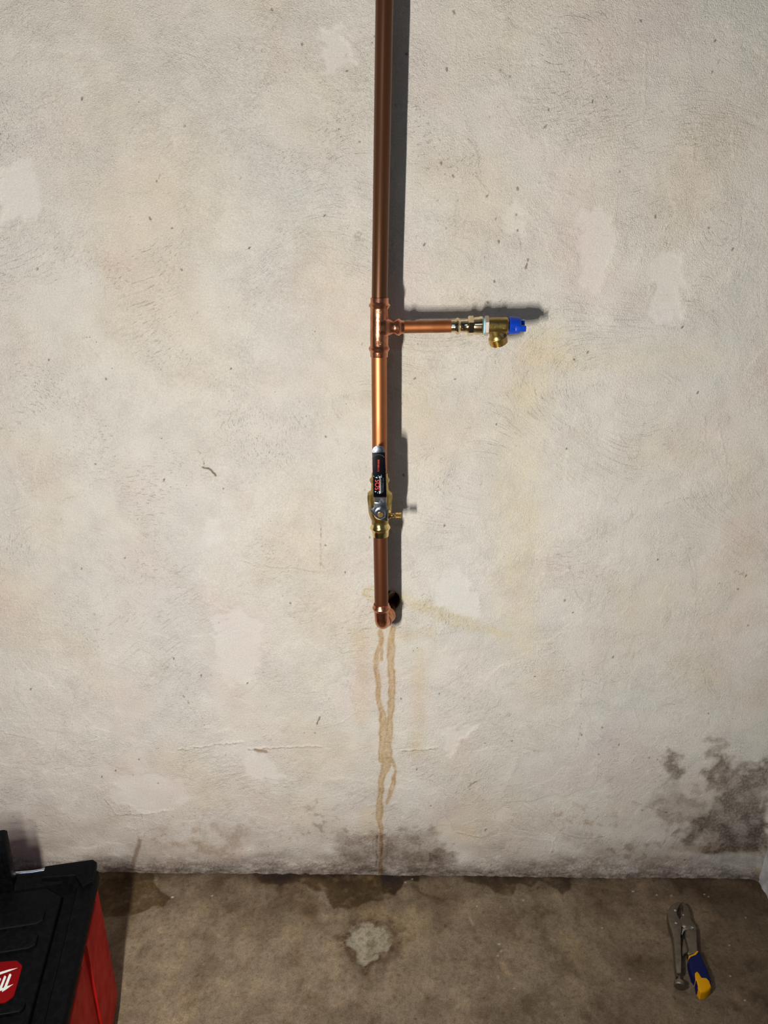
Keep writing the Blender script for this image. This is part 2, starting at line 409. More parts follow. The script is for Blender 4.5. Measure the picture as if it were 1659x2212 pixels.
# smooth patches seen in the photograph
for pts in ([(455, 1330), (520, 1318), (565, 1345), (560, 1440), (535, 1475), (485, 1470), (470, 1420)],
            [(255, 1680), (340, 1672), (400, 1690), (405, 1725), (360, 1750), (300, 1755), (265, 1735), (235, 1725)],
            [(935, 1255), (975, 1225), (1010, 1250), (1035, 1310), (1030, 1335), (980, 1322), (930, 1295)],
            [(1240, 470), (1300, 440), (1330, 520), (1290, 640), (1255, 620)],
            [(435, 1130), (470, 1120), (480, 1160), (455, 1180)],
            [(530, 1620), (565, 1625), (620, 1680), (570, 1690), (530, 1660)],
            [(0, 380), (60, 340), (90, 420), (70, 480), (0, 480)],
            [(690, 60), (740, 40), (770, 150), (700, 160)],
            [(1080, 480), (1120, 430), (1130, 520)], [(950, 1575), (1030, 1560), (1000, 1600), (960, 1630)],
            [(1400, 560), (1470, 545), (1475, 690), (1410, 700)]):
    q, mk, d = W.poly(wps(pts), 0.009, 0.024)
    W.g[q] *= 1 - 0.62 * mk; W.h[q] = W.h[q] * (1 - 0.7 * mk) - 0.0005 * mk
    W.stain(q, mk, (0.945, 0.96, 0.985), 0.8); W.uv[q][..., 2] *= 1 - mk
# scratches, trowel edges and hairline cracks
rw = random.Random(11)
def wiggle(pts, step=0.0045, amp=0.0013):
    """hand-drawn control points -> irregular broken line"""
    out = [pts[0]]
    for (x0, y0), (x1, y1) in zip(pts, pts[1:]):
        n = max(1, int(math.hypot(x1 - x0, y1 - y0) / step))
        for i in range(1, n + 1):
            t = i / n; out.append((x0 + (x1 - x0) * t + rw.gauss(0, amp), y0 + (y1 - y0) * t + rw.gauss(0, amp)))
    return out
def scratch(pts, w=0.0010, depth=0.0007, tint=(0.62, 0.52, 0.40), amt=0.6, lip=0.0004):
    pts = wiggle(pts)
    q, mk, d = W.line(pts, w * .5, 0.0020, 0.003)
    brk = sstep(-.25, .22, fbm(W.A[q] / .012, W.B[q] / .012, 57, 2))
    mk = mk * brk
    W.h[q] -= depth * mk; W.stain(q, mk, tint, amt)
    if lip:
        q2, m2, _ = W.line([(a + 0.0022, b + 0.0022) for a, b in pts], w, 0.0035, 0.003); W.h[q2] += lip * m2
rs = np.random.RandomState(4)
for k in range(170):
    x, z = rs.uniform(-0.95, 0.9), rs.uniform(0.1, 1.88); a = rs.uniform(-1.2, 1.2) + (1.57 if rs.rand() < .35 else 0)
    n = rs.randint(4, 13); pts = [(x, z)]
    for i in range(n):
        a += rs.uniform(-.5, .5); x += math.cos(a) * rs.uniform(.004, .011); z += math.sin(a) * rs.uniform(.004, .011); pts.append((x, z))
    if any(abs(p[0]) > 0.93 for p in pts): continue
    scratch(pts, 0.0003, rs.uniform(.0003, .0012), (0.70, 0.60, 0.48), rs.uniform(.05, .45), rs.uniform(0, .0010))
for pts, amt in (([(150, 888), (190, 855)], .6), ([(180, 735), (205, 762), (220, 780)], .5), ([(125, 1085), (170, 1066), (222, 1032)], .6),
        ([(1000, 305), (1020, 325), (1028, 345), (1032, 400), (1050, 420)], .8), ([(1385, 300), (1390, 100), (1380, 90)], .5),
        ([(1335, 945), (1360, 985), (1380, 1010)], .8), ([(1430, 1090), (1475, 1078), (1525, 1070)], .7),
        ([(1515, 905), (1520, 960), (1545, 1000), (1560, 1030)], .6), ([(1545, 910), (1560, 975), (1572, 1020)], .8),
        ([(1480, 1180), (1500, 1230), (1495, 1280), (1505, 1305)], .7), ([(893, 1205), (886, 1225), (893, 1248), (905, 1235)], .9),
        ([(810, 1275), (788, 1272), (784, 1282), (800, 1290)], .9), ([(890, 1330), (930, 1375), (960, 1410)], .6),
        ([(735, 1395), (738, 1430), (760, 1500), (775, 1565)], .5), ([(685, 1420), (690, 1460), (710, 1510), (722, 1555)], .4),
        ([(225, 1725), (250, 1760), (300, 1760), (330, 1758), (360, 1752)], .7), ([(430, 1000), (433, 1012)], .5),
        ([(1185, 1850), (1200, 1800), (1215, 1785), (1190, 1750)], .6), ([(1192, 1730), (1195, 1780), (1215, 1800), (1255, 1812), (1300, 1806)], .7),
        ([(960, 1700), (965, 1760), (985, 1800), (1040, 1810), (1060, 1795)], .8), ([(1365, 1730), (1400, 1745), (1440, 1755)], .9),
        ([(510, 1210), (560, 1222), (640, 1228), (690, 1236)], .7), ([(690, 1120), (693, 1180), (697, 1235)], .7),
        ([(515, 90), (530, 150), (525, 190), (555, 215)], .6), ([(600, 40), (580, 90), (545, 95), (548, 130)], .6),
        ([(560, 5), (563, 30), (595, 35)], .6), ([(380, 205), (425, 225), (435, 245)], .7), ([(95, 215), (130, 218), (60, 250)], .5),
        ([(335, 100), (380, 150), (390, 158)], .5), ([(1270, 800), (1230, 780), (1215, 812)], .5), ([(1150, 755), (1190, 768)], .6),
        ([(640, 860), (680, 890), (720, 930), (730, 960)], .7), ([(700, 830), (720, 880), (735, 905)], .6)):
    scratch(wps(pts), 0.0006, 0.0012, (0.62, 0.53, 0.42), amt * .75, 0.0011)
# long horizontal ridges left by a board
for pts in ([(535, 1619), (600, 1617), (690, 1613)], [(868, 1622), (900, 1621), (940, 1618)], [(385, 1620), (450, 1612), (520, 1604)]):
    scratch(wps(pts), 0.0012, 0.0016, (0.50, 0.40, 0.27), .75, 0.0016)
q, mk, d = W.line(wps([(550, 1620), (575, 1624)]), 0.003, .004, .004); W.stain(q, mk, (.45, .32, .18), .8)
# rusty cracks, flecks and pits
RUST = (0.30, 0.13, 0.07)
for pts, w_, a_ in (([(427, 973), (435, 985), (440, 998), (442, 1008)], .0006, .85), ([(438, 1008), (452, 1012), (462, 1020), (468, 1026)], .0013, 1.0),
        ([(1259, 1448), (1257, 1470), (1256, 1500), (1255, 1530)], .0005, .55), ([(1255, 1560), (1252, 1590), (1243, 1620)], .0005, .6),
        ([(690, 1549), (687, 1556), (686, 1564)], .0009, .9), ([(395, 1503), (405, 1512), (407, 1520)], .0020, .7),
        ([(1030, 1688), (1018, 1695)], .0012, .6), ([(1016, 1692), (1014, 1703)], .0022, .6), ([(693, 1130), (693, 1160), (694, 1225)], .0006, .5),
        ([(1240, 515 + 760), (1260, 1300)], .0008, .2), ([(1450, 1320), (1442, 1340)], .003, .35), ([(1590, 1235), (1610, 1240)], .004, .35),
        ([(775, 505), (770, 515), (782, 515)], .004, .4), ([(978, 377), (980, 381)], .0008, .8), ([(1175, 275), (1179, 271)], .0008, .7)):
    q, mk, d = W.line(wiggle(wps(pts), .003, .0007), w_, 0.0016, 0.003)
    mk = mk * (sstep(-.12, .28, fbm(W.A[q] / .005, W.B[q] / .006, 58, 2)) if w_ < .0008 or w_ > .0015 else 1.0)
    W.paint(q, mk, (0.13, 0.055, 0.025), a_); W.h[q] -= .0006 * mk
flecks = [(399, 272), (702, 465), (349, 947), (703, 942), (1101, 165), (1118, 405), (1053, 422), (1115, 463), (1138, 570), (1140, 560), (1136, 576),
          (1118, 497), (483, 1055), (1220, 1295), (1238, 1323), (1615, 1350), (342, 1692), (220, 1677), (250, 1664), (866, 1508), (930, 1740),
          (1105, 1600), (1530, 1540), (1325, 1418), (1420, 1640), (1440, 1755), (1388, 1750), (1050, 1790), (300, 1640), (535, 1475), (680, 1583),
          (1545, 87), (1538, 155), (1475, 705), (1300, 1570), (500, 795)]
for (x, y) in flecks + [(rs.uniform(20, 1640), rs.uniform(20, 1860)) for _ in range(170)]:
    p = wp(x, y)
    if abs(p[0]) > 0.93: continue
    big = rs.rand() < 0.35 or (x, y) in flecks
    q, mk, d = W.line([p, (p[0] + rs.uniform(-.002, .002), p[1] - rs.uniform(0, .004))], 0.0010 if big else 0.0004, 0.0014, 0.0)
    W.paint(q, mk, (0.10, 0.055, 0.03), 0.9 if big else 0.55); W.h[q] -= .0005 * mk
# yellow and tan water marks
YEL = (1.0, 0.945, 0.80); TAN = (0.95, 0.87, 0.74)
def soft_stain(pts, w_px, soft_px, tint, amt, warp=0.012):
    q, mk, d = W.line(wps(pts), w_px * PXM, soft_px * PXM, warp)
    mk = mk * (0.72 + 0.5 * W.noise(q, 0.05, 61)); W.stain(q, np.clip(mk, 0, 1), tint, amt)
soft_stain([(1170, 750), (1130, 900), (1115, 1050), (1130, 1180), (1110, 1290), (1120, 1380)], 32, 60, YEL, .9)
soft_stain([(1180, 770), (1300, 785), (1520, 765)], 15, 45, YEL, .7)
soft_stain([(690, 560), (740, 700), (760, 830)], 40, 90, YEL, .6); soft_stain([(890, 780), (900, 900)], 20, 60, YEL, .8)
soft_stain([(1320, 180), (1290, 450), (1260, 560)], 30, 90, (1, .95, .93), .8)
soft_stain([(700, 200), (690, 260)], 50, 110, (1, .95, .9), .8); soft_stain([(250, 250), (420, 420)], 60, 140, (1, .965, .9), .8)
soft_stain([(1600, 1000), (1610, 1250)], 25, 60, TAN, .5); soft_stain([(1480, 1430), (1520, 1460)], 25, 50, TAN, .6)
soft_stain([(380, 1640), (440, 1690), (450, 1720)], 30, 60, TAN, .6)
q, mk, d = W.line(wps([(858, 1287), (900, 1303), (960, 1330), (1030, 1352), (1100, 1374)]), [.007, .011, .014, .012, .003], .014, .012)
W.stain(q, mk * np.clip(.75 + .5 * W.noise(q, .02, 62), 0, 1), (0.97, 0.90, 0.70), .85)
q, mk, d = W.line(wps([(806, 1270), (790, 1274), (788, 1281), (800, 1290), (815, 1300)]), .007, .003, .003); W.stain(q, mk, (0.98, .92, .74), .8)
soft_stain([(906, 1420), (905, 1500), (900, 1620)], 14, 26, TAN, .95, .01)
soft_stain([(776, 1370), (782, 1450), (780, 1560)], 12, 22, TAN, .8, .01); soft_stain([(880, 1375), (930, 1360)], 10, 20, TAN, .8)
soft_stain([(800, 1760), (800, 1800)], 22, 20, TAN, .9, .01); soft_stain([(960, 1790), (1010, 1800)], 18, 22, TAN, .8, .01)
# rust runs below the elbow
R1 = (0.62, 0.40, 0.19)
runs = [([(822, 1362), (824, 1392), (812, 1411), (813, 1440), (818, 1470), (817, 1508), (826, 1538), (828, 1570), (826, 1610), (826, 1640)], [3, 4, 4.5, 5, 5, 4.5, 6, 8, 8, 9]),
        ([(824, 1395), (824, 1425)], [3, 3]),
        ([(848, 1358), (845, 1390), (843, 1440), (847, 1475), (844, 1520), (842, 1560), (838, 1600), (838, 1640)], [6, 8, 8, 8, 8, 7, 9, 10]),
        ([(838, 1640), (828, 1668), (822, 1700), (821, 1730), (819, 1765), (824, 1795)], [13, 8, 6, 6.5, 7, 4]),
        ([(848, 1640), (853, 1662), (851, 1685), (846, 1705), (834, 1735)], [4, 2.5, 4, 6, 2]),
        ([(824, 1795), (823, 1840), (822, 1882)], [3, 3.5, 5])]
zone = W.sl(wps([(700, 1340), (960, 1890)]), .01); za_, zb_ = W.A[zone], W.B[zone]
un = np.full(za_.shape, 9.0)
for pts, ws in runs:
    q, mk, d = W.line(wps(pts), [x * PXM for x in ws], 0.012, 0.005)
    tmp = np.full(W.A.shape, 9.0); tmp[q] = d; un = np.minimum(un, tmp[zone])
vn = fbm(za_ / .0045, zb_ / .030, 71, 4, .6); gn = fbm(za_ / .006, zb_ / .007, 73, 4, .65)
W.stain(zone, (1 - sstep(-.001, .0035, un + .0012 * gn)) * np.clip(.74 + .45 * vn + .45 * gn, 0, 1), (0.74, 0.55, 0.31), .95)
W.stain(zone, np.exp(-((un + .0014) / .0017) ** 2) * np.clip(.45 + .9 * fbm(za_ / .02, zb_ / .03, 72, 3), 0, 1), R1, .6)
W.stain(zone, np.exp(-np.maximum(un, 0) / .010) * np.clip(.5 + gn, 0, 1), (.97, .90, .78), .7)
for x, w_, a_, y0, y1 in ((814, 1.8, .95, 1803, 1868), (825, 1.4, .65, 1806, 1850), (806, 1.0, .5, 1812, 1845), (836, .9, .45, 1815, 1862), (845, .9, .35, 1820, 1850), (797, .8, .3, 1825, 1850)):
    q, mk, d = W.line(wiggle(wps([(x + 1, y0), (x, (y0 + y1) / 2), (x - 1, y1)]), .004, .0006), w_ * PXM, .0022, .003)
    W.stain(q, mk * np.clip(.6 + 1.2 * fbm(W.A[q] / .006, W.B[q] / .02, 74, 3), 0, 1), (.28, .17, .11), a_)
# mould: along the floor and the big cloud in the right corner
MOULD = (0.27, 0.23, 0.195)
nb = fbm(A / 0.05, B / 0.022, 81, 5, .6); nb2 = fbm(A / 0.16, B / 0.09, 82, 4)
ht = 0.055 + 0.045 * nb2 + 0.035 * np.exp(-((A - 0.02) / 0.12) ** 2) + 0.03 * sstep(0.2, 0.7, A)
fz = fbm(A / .007, B / .0055, 93, 4, .7)
mk = (1 - sstep(0.2, 1.25, B / np.maximum(ht, .02))) * np.clip(0.62 + 0.8 * nb + .75 * fz, 0, 1)
W.stain(full, mk, (0.36, 0.32, 0.31), .95)
mk = (1 - sstep(0.0, 0.20, B)) * np.clip(0.4 + 1.2 * fbm(A / .09, B / .06, 83, 4), 0, 1); W.stain(full, mk, (0.62, 0.56, 0.52), .85)
mk = (1 - sstep(0.1, 0.33, B)) * sstep(0.15, 0.55, fbm(A / .011, B / .010, 84, 4, .65)) * sstep(-.1, .3, fbm(A / .07, B / .05, 86, 3)); W.stain(full, mk, (0.55, 0.44, 0.33), .75)
def cloud(pts, soft, warp, tint, amt, lo=-.35, hi=.25, sc=.03, seed=85):
    q, mk, d = W.poly(wps(pts), soft, warp)
    big = sstep(lo, hi, W.noise(q, sc * 1.6, seed, 4)); fine = sstep(-.35, .3, fbm(W.A[q] / .006, W.B[q] / .006, seed + 1, 3, .7))
    W.stain(q, mk * np.clip((.58 + .42 * big) * (.74 + .36 * fine) if lo < -.2 else big * (.6 + .5 * fine), 0, 1), tint, amt)
cloud([(1545, 1600), (1565, 1620), (1585, 1660), (1659, 1640), (1659, 1860), (1560, 1850), (1470, 1815), (1490, 1780), (1540, 1730), (1530, 1680)], .022, .05, MOULD, .95)
cloud([(1560, 1770), (1659, 1755), (1640, 1830), (1560, 1835)], .015, .03, (.55, .52, .53), .9, -.5, .1)
cloud([(1440, 1625), (1470, 1630), (1475, 1665), (1450, 1690), (1430, 1650)], .014, .04, (.36, .31, .27), .95)
cloud([(1400, 1740), (1450, 1690), (1480, 1720), (1540, 1735), (1520, 1790), (1440, 1780)], .03, .06, (.50, .45, .44), .85)
cloud([(1190, 1750), (1310, 1730), (1330, 1790), (1230, 1800)], .03, .05, (.62, .50, .38), .75, .05, .4, .016)
cloud([(1280, 1830), (1420, 1810), (1440, 1850), (1280, 1870)], .02, .04, (.50, .42, .34), .8, -.1, .35, .02)
cloud([(1440, 1830), (1560, 1825), (1630, 1830), (1630, 1850), (1500, 1850)], .012, .02, (.66, .55, .42), .7, -.4, .2)
cloud([(330, 1790), (470, 1780), (480, 1850), (330, 1840)], .03, .05, (.68, .56, .44), .8, -.1, .4, .03)
cloud([(480, 1770), (540, 1770), (560, 1840), (470, 1850)], .03, .05, (.62, .54, .46), .7, -.2, .3, .03)
cloud([(660, 1740), (730, 1740), (740, 1800), (640, 1810)], .02, .05, (.55, .50, .46), .8, 0, .35, .012)
cloud([(740, 1800), (940, 1790), (960, 1870), (720, 1875)], .02, .04, (.40, .33, .29), .85, -.25, .3, .022)
cloud([(930, 1840), (980, 1835), (990, 1870), (925, 1870)], .012, .03, (.42, .38, .35), .9)
q, mk, d = W.line(wps([(302, 1815), (296, 1840), (288, 1868)]), .004, .005, .004); W.stain(q, mk, (.5, .42, .34), .8)
# clean paler skirting of new mortar in the right corner
q, mk, d = W.poly(wps([(1500, 1845), (1640, 1838), (1650, 1868), (1560, 1868), (1500, 1858)]), .006, .012); W.paint(q, mk, (.60, .585, .54), .5)
lowg = (1 - sstep(0.02, 0.42, B + .10 * nb2)) * np.clip(.55 + .8 * fbm(A / .12, B / .10, 90, 4), 0, 1)
W.stain(full, lowg, (.74, .685, .66), .9)
# ragged foot: mortar bulge with a broken lower edge
foot = np.exp(-np.maximum(B, 0) / 0.016)
W.h += (1 - sstep(.0, .06, B)) * (.0022 * fz + .0018 * fbm(A / .018, B / .009, 94, 3))
W.h += foot * (0.007 + 0.005 * fbm(A / .03, B / .012, 87, 4)) * 1.0
W.g += 0.5 * (1 - sstep(0.0, 0.05, B))
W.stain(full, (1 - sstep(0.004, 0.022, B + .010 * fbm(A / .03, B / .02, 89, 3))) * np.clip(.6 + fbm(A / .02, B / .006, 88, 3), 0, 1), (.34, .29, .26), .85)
# the corner is coved with mortar
W.h += 0.012 * np.exp(-((X_RIGHT - A) / 0.010) ** 1.5)
# hole where the pipe passes through the wall
HOLE = wp(842, 1297)
dh = np.hypot((A - HOLE[0]), (B - HOLE[1]) * 0.95) + 0.0022 * W.wa
hm = 1 - sstep(0.0185, 0.0215, dh)
W.h -= 0.055 * hm
hq = (slice(None), slice(None)); W.paint(hq, 1 - sstep(0.0205, 0.0245, dh), (0.035, 0.028, 0.015), .98)  # hole interior painted near-black, its shade put into the colour
W.stain(hq, np.exp(-((dh - 0.022) / 0.006) ** 2) * sstep(HOLE[0] - .01, HOLE[0] + .02, A), (.62, .52, .30), .8)
V = np.stack([A, -W.h, B], -1)
wall = link('wall_back', grid_mesh(V, len(gz), len(gx), np.clip(W.c, 0.012, .9), np.clip(W.g, .1, 2.0), W.uv), M['plaster'])
tag(wall, 'off-white rough plastered wall with rust runs and mould along the floor', kind='structure')

# ------------------------------------------------------------------ the floor
fx = np.concatenate([np.linspace(X_LEFT, -0.9, 20)[:-1], np.arange(-0.9, X_RIGHT - .001, 0.0023), [X_RIGHT]])
fy = np.concatenate([np.linspace(Y_NEAR, -0.60, 24)[:-1], np.arange(-0.60, 0.012, 0.0023)])
G = Field(fx, fy); A, B = G.A, G.B
def fp(x, y): p = PZ(x, y); return (p.x, p.y)
def fps(l): return [fp(*p) for p in l]
G.c *= np.array((0.178, 0.135, 0.092))
a1 = fbm(A / .20, B / .20, 101, 4); a2 = fbm(A / .07, B / .07, 102, 4); a3 = fbm(A / .025, B / .025, 103, 4, .6)
G.stain(full, sstep(-.1, .5, a1), (.74, .70, .66), .9); G.stain(full, sstep(0.0, .5, a2), (.72, .67, .62), .85)
G.stain(full, sstep(0.05, .45, -a2), (1.22, 1.20, 1.16), .8); G.stain(full, sstep(.0, .5, a3), (.80, .76, .72), .8)
G.stain(full, sstep(.12, .45, -a3), (1.24, 1.22, 1.19), .7)
a4 = fbm(A / .009, B / .009, 105, 4, .7); a5 = fbm(A / .045 + .8 * a1, B / .045 + .8 * a3, 106, 5, .65)
G.stain(full, sstep(.0, .5, a4), (.66, .61, .56), .8); G.stain(full, sstep(.05, .5, -a4), (1.28, 1.26, 1.24), .6)
G.stain(full, sstep(.02, .4, a5), (.68, .62, .56), .55); G.stain(full, sstep(.12, .42, -a5), (1.25, 1.22, 1.17), .45)
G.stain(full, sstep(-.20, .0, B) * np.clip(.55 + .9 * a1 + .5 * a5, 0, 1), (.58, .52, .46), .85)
G.stain(full, sstep(.25, .95, A + .25 * a1), (.66, .61, .56), .9)  # darker towards the right: light falloff put into the floor colour
G.h += .0018 * fbm(A / .3, B / .3, 104, 2) + .0004 * a3
WET = (.30, .25, .17)
def fstain(pts, soft, warp, tint, amt, lo=-.6, hi=.0, sc=.03, seed=110):
    q, mk, d = G.poly(fps(pts), soft, warp); G.stain(q, mk * (0.35 + .65 * sstep(lo, hi, G.noise(q, sc, seed, 4))), tint, amt); return q, mk, d
# damp patches along the wall
fstain([(545, 1880), (560, 1905), (600, 1915), (640, 1905), (700, 1930), (720, 1965), (760, 1960), (800, 1948), (825, 1945), (828, 1928), (855, 1932), (870, 1918), (872, 1905), (905, 1903), (908, 1880)], .004, .010, (.38, .31, .18), .97)
fstain([(822, 1880), (826, 1930), (853, 1932), (869, 1918), (872, 1905), (906, 1902), (906, 1880)], .0035, .006, (.50, .44, .36), .85)
fstain([(560, 1885), (640, 1895), (680, 1940), (690, 1985), (720, 2000), (690, 2010), (650, 1980), (620, 1960), (600, 1930)], .02, .02, (.62, .54, .42), .8)
fstain([(150, 1880), (330, 1884), (335, 1905), (348, 1925), (372, 1937), (350, 1962), (330, 1960), (305, 1975), (150, 1990)], .0035, .012, (.42, .35, .21), .97)
fstain([(995, 1880), (1000, 1905), (1050, 1912), (1085, 1935), (1110, 1932), (1120, 1910), (1150, 1915), (1160, 1905), (1190, 1912), (1215, 1935), (1235, 1912), (1230, 1880)], .004, .010, (.38, .32, .25), .97)
fstain([(590, 1886), (760, 1890), (770, 1896), (590, 1900)], .006, .008, (.45, .42, .22), .7)
fstain([(780, 1889), (825, 1890), (822, 1905), (785, 1904)], .006, .008, (1.5, 1.35, .85), .7)
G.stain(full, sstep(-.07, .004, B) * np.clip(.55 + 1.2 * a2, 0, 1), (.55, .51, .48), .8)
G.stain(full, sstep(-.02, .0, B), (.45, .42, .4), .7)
q, mk, d = G.line(fps([(893, 1912), (905, 1925), (930, 1938), (958, 1945)]), .004, .006, .006); G.stain(q, mk, (.62, .55, .45), .8)
G.stain(*(lambda r: (r[0], r[1]))(G.poly(fps([(1480, 1890), (1659, 1890), (1659, 2050), (1600, 2000), (1520, 1930)]), .06, .05)), (.72, .68, .64), .8)
# chipped pale patch with a dark broken rim
rim = [(742, 2010), (775, 1988), (805, 1982), (850, 1990), (870, 2025), (862, 2070), (830, 2095), (795, 2112), (760, 2100), (735, 2060), (725, 2030)]
q, mk, d = G.poly(fps(rim), .018, .028); G.stain(q, mk * np.clip(.75 + .8 * G.noise(q, .025, 129), 0, 1), (.40, .31, .24), .9)
q, mk, d = G.poly(fps([(838, 1985), (900, 1960), (930, 1985), (905, 2030), (880, 2060), (862, 2040)]), .02, .02); G.stain(q, mk, (1.45, 1.45, 1.30), .8)
q, mk, d = G.poly(fps([(775, 1968), (800, 1955), (835, 1962), (850, 1985), (780, 1992)]), .02, .02); G.stain(q, mk, (1.55, 1.52, 1.38), .8)
patch = [(752, 2010), (775, 1998), (800, 1993), (838, 2010), (848, 2025), (838, 2045), (818, 2060), (805, 2082), (790, 2090), (777, 2075), (770, 2060), (752, 2040)]
q, mk, d = G.poly(fps(patch), .006, .020)
G.paint(q, np.clip(mk * (.85 + .5 * G.noise(q, .03, 125)), 0, 1), (.30, .265, .195), .85); G.h[q] -= .0035 * mk; G.g[q] *= 1 - .5 * mk
G.stain(q, mk * sstep(.0, .4, G.noise(q, .02, 121)), (.75, .76, .70), .9)
q2, m2, d2 = G.line(fps([(800, 2038), (806, 2036)]), .006, .012, .006); G.stain(q2, m2, (.5, .52, .44), .8)
edge = np.exp(-((d - .006) / .010) ** 2) * sstep(-.35, .25, G.noise(q, .035, 128, 2)); cr = fbm(G.A[q] / .011, G.B[q] / .007, 122, 5, .7)
G.h[q] += .0025 * edge * cr; G.stain(q, edge * sstep(.10, .45, cr), (2.0, 1.95, 1.8), .8); G.stain(q, edge * sstep(-.2, .2, -cr), (.50, .42, .35), .95)
G.stain(q, mk * sstep(-.05, .35, G.noise(q, .010, 126, 4)), (.70, .70, .64), .9); G.stain(q, mk * sstep(.1, .4, -G.noise(q, .012, 127, 3)), (1.25, 1.22, 1.1), .8)
# lighter trails, scuffs and old spills
for pts, w_, t_, a_ in (([(665, 1985), (640, 2030), (655, 2110), (680, 2160)], .012, (1.28, 1.25, 1.15), .6), ([(700, 2050), (735, 2055)], .012, (1.2, 1.18, 1.1), .7),
        ([(400, 2150), (415, 2190), (380, 2205)], .014, (1.45, 1.40, 1.28), .7), ([(438, 2142), (450, 2135)], .008, (1.45, 1.42, 1.35), .8), ([(478, 2122), (486, 2126)], .006, (1.4, 1.36, 1.3), .7),
        ([(850, 2090), (845, 2150), (790, 2170)], .012, (1.3, 1.3, 1.25), .6), ([(770, 2180), (800, 2195)], .016, (.6, .52, .46), .7),
        ([(980, 2165), (920, 2212)], .004, (.68, .66, .6), .6), ([(640, 2170), (600, 2212)], .014, (.72, .72, .70), .7), ([(885, 2090), (900, 2085)], .012, (.8, .82, .75), .7),
        ([(1440, 1985), (1462, 1990)], .006, (1.6, 1.6, 1.55), .5), ([(1535, 1982), (1556, 1988)], .006, (1.9, 1.9, 1.85), .7), ([(1230, 2040), (1260, 2075)], .02, (1.15, 1.1, .8), .5),
        ([(1085, 2090), (1095, 2100)], .007, (1.8, 1.75, 1.65), .7), ([(1070, 2085), (1080, 2080)], .006, (1.6, 1.55, 1.5), .5), ([(1020, 2015), (1035, 2035)], .005, (.55, .5, .4), .6),
        ([(1014, 1982), (1022, 1998)], .0012, (2.0, 1.95, 1.85), .8), ([(1230, 1905), (1360, 1927)], .0010, (1.7, 1.65, 1.6), .4), ([(1605, 2140), (1620, 2150)], .009, (.5, .44, .38), .8),
        ([(1590, 2175), (1605, 2182)], .006, (.5, .44, .38), .8), ([(1645, 2160), (1659, 2175)], .012, (.5, .44, .38), .8), ([(1530, 2070), (1590, 2110)], .02, (.75, .70, .64), .8),
        ([(1570, 2050), (1545, 2025)], .015, (.62, .56, .5), .6), ([(1375, 2075), (1395, 2082)], .007, (.68, .62, .54), .7), ([(520, 2105), (535, 2080), (560, 2060)], .003, (.9, .7, .45), .5),
        ([(320, 2040), (300, 2075)], .007, (.6, .58, .58), .7), ([(1010, 2212), (1240, 2165), (1420, 2190)], .03, (.78, .74, .7), .5)):
    q, mk, d = G.line(fps(pts), w_, w_ * .8 + .003, .012 if w_ > .003 else .001)
    G.stain(q, mk * np.clip(.7 + G.noise(q, .02, 131) * 1.3, 0, 1), t_, a_)
for (x, y, r) in [(372, 1938, .0022), (458, 1935, .0012), (875, 1906, .0012), (890, 1899, .0008), (1078, 2040, .0018), (1030, 1958, .0008), (1367, 1926, .0016), (1521, 1932, .0010), (1530, 1937, .0008),
                  (1610, 1982, .0008), (1577, 2109, .0010), (1608, 2161, .0010), (1075, 2065, .0012), (1082, 2055, .001), (1360, 2115, .0012), (1110, 2135, .001), (1300, 2005, .001), (1575, 2042, .0009),
                  (1130, 1945, .0009), (1418, 1934, .0012), (1450, 1935, .0009)]:
    p = fp(x, y); q, mk, d = G.line([p, (p[0] + .0012, p[1])], r, .0018); G.paint(q, mk, (.40, .37, .31), .85); G.h[q] += .0006 * mk
for _ in range(130):
    x, y = rs.uniform(260, 1640), rs.uniform(1900, 2205); p = fp(x, y); q, mk, d = G.line([p, (p[0] + rs.uniform(-.004, .004), p[1] + rs.uniform(-.004, .004))], rs.uniform(.0002, .0016), .003, .003)
    dark = rs.rand() < .7; G.stain(q, mk, (.45, .38, .32) if dark else (1.6, 1.55, 1.45), .7)
V = np.stack([A, B, G.h], -1)
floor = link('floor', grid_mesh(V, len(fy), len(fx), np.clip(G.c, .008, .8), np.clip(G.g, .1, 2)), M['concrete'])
tag(floor, 'brown stained concrete floor with damp patches by the wall', kind='structure')

# ------------------------------------------------------------------ right wall, other walls, ceiling
ry = np.concatenate([np.linspace(Y_NEAR, -0.42, 20)[:-1], np.arange(-0.42, 0.004, .004)])
rz = np.concatenate([np.arange(-0.004, 0.5, .004), np.linspace(.51, Z_CEIL, 20)])
R = Field(ry, rz); A, B = R.A, R.B
R.c *= np.array((.56, .55, .545)); R.stain(full, sstep(.0, .4, fbm(A / .05, B / .08, 141, 4)), (.72, .69, .70), .8)
R.stain(full, (1 - sstep(.0, .06, B)) * np.clip(.6 + fbm(A / .03, B / .03, 142, 4), 0, 1), (.62, .58, .60), .8)
R.h += .003 * fbm(A / .06, B / .10, 143, 3) + .0006 * fbm(A / .012, B / .03, 145, 2) + .006 * np.exp(-np.maximum(B, 0) / .02) * (1 + .9 * fbm(A / .03, B / .02, 144, 3))
V = np.stack([X_RIGHT - R.h, A, B], -1)
V = V[:, ::-1]; rc = R.c[:, ::-1]; rg = R.g[:, ::-1]
wr = link('wall_right', grid_mesh(V, len(rz), len(ry), rc, rg * .9), M['plaster'])
tag(wr, 'grey-white rough plastered side wall meeting the corner', kind='structure')
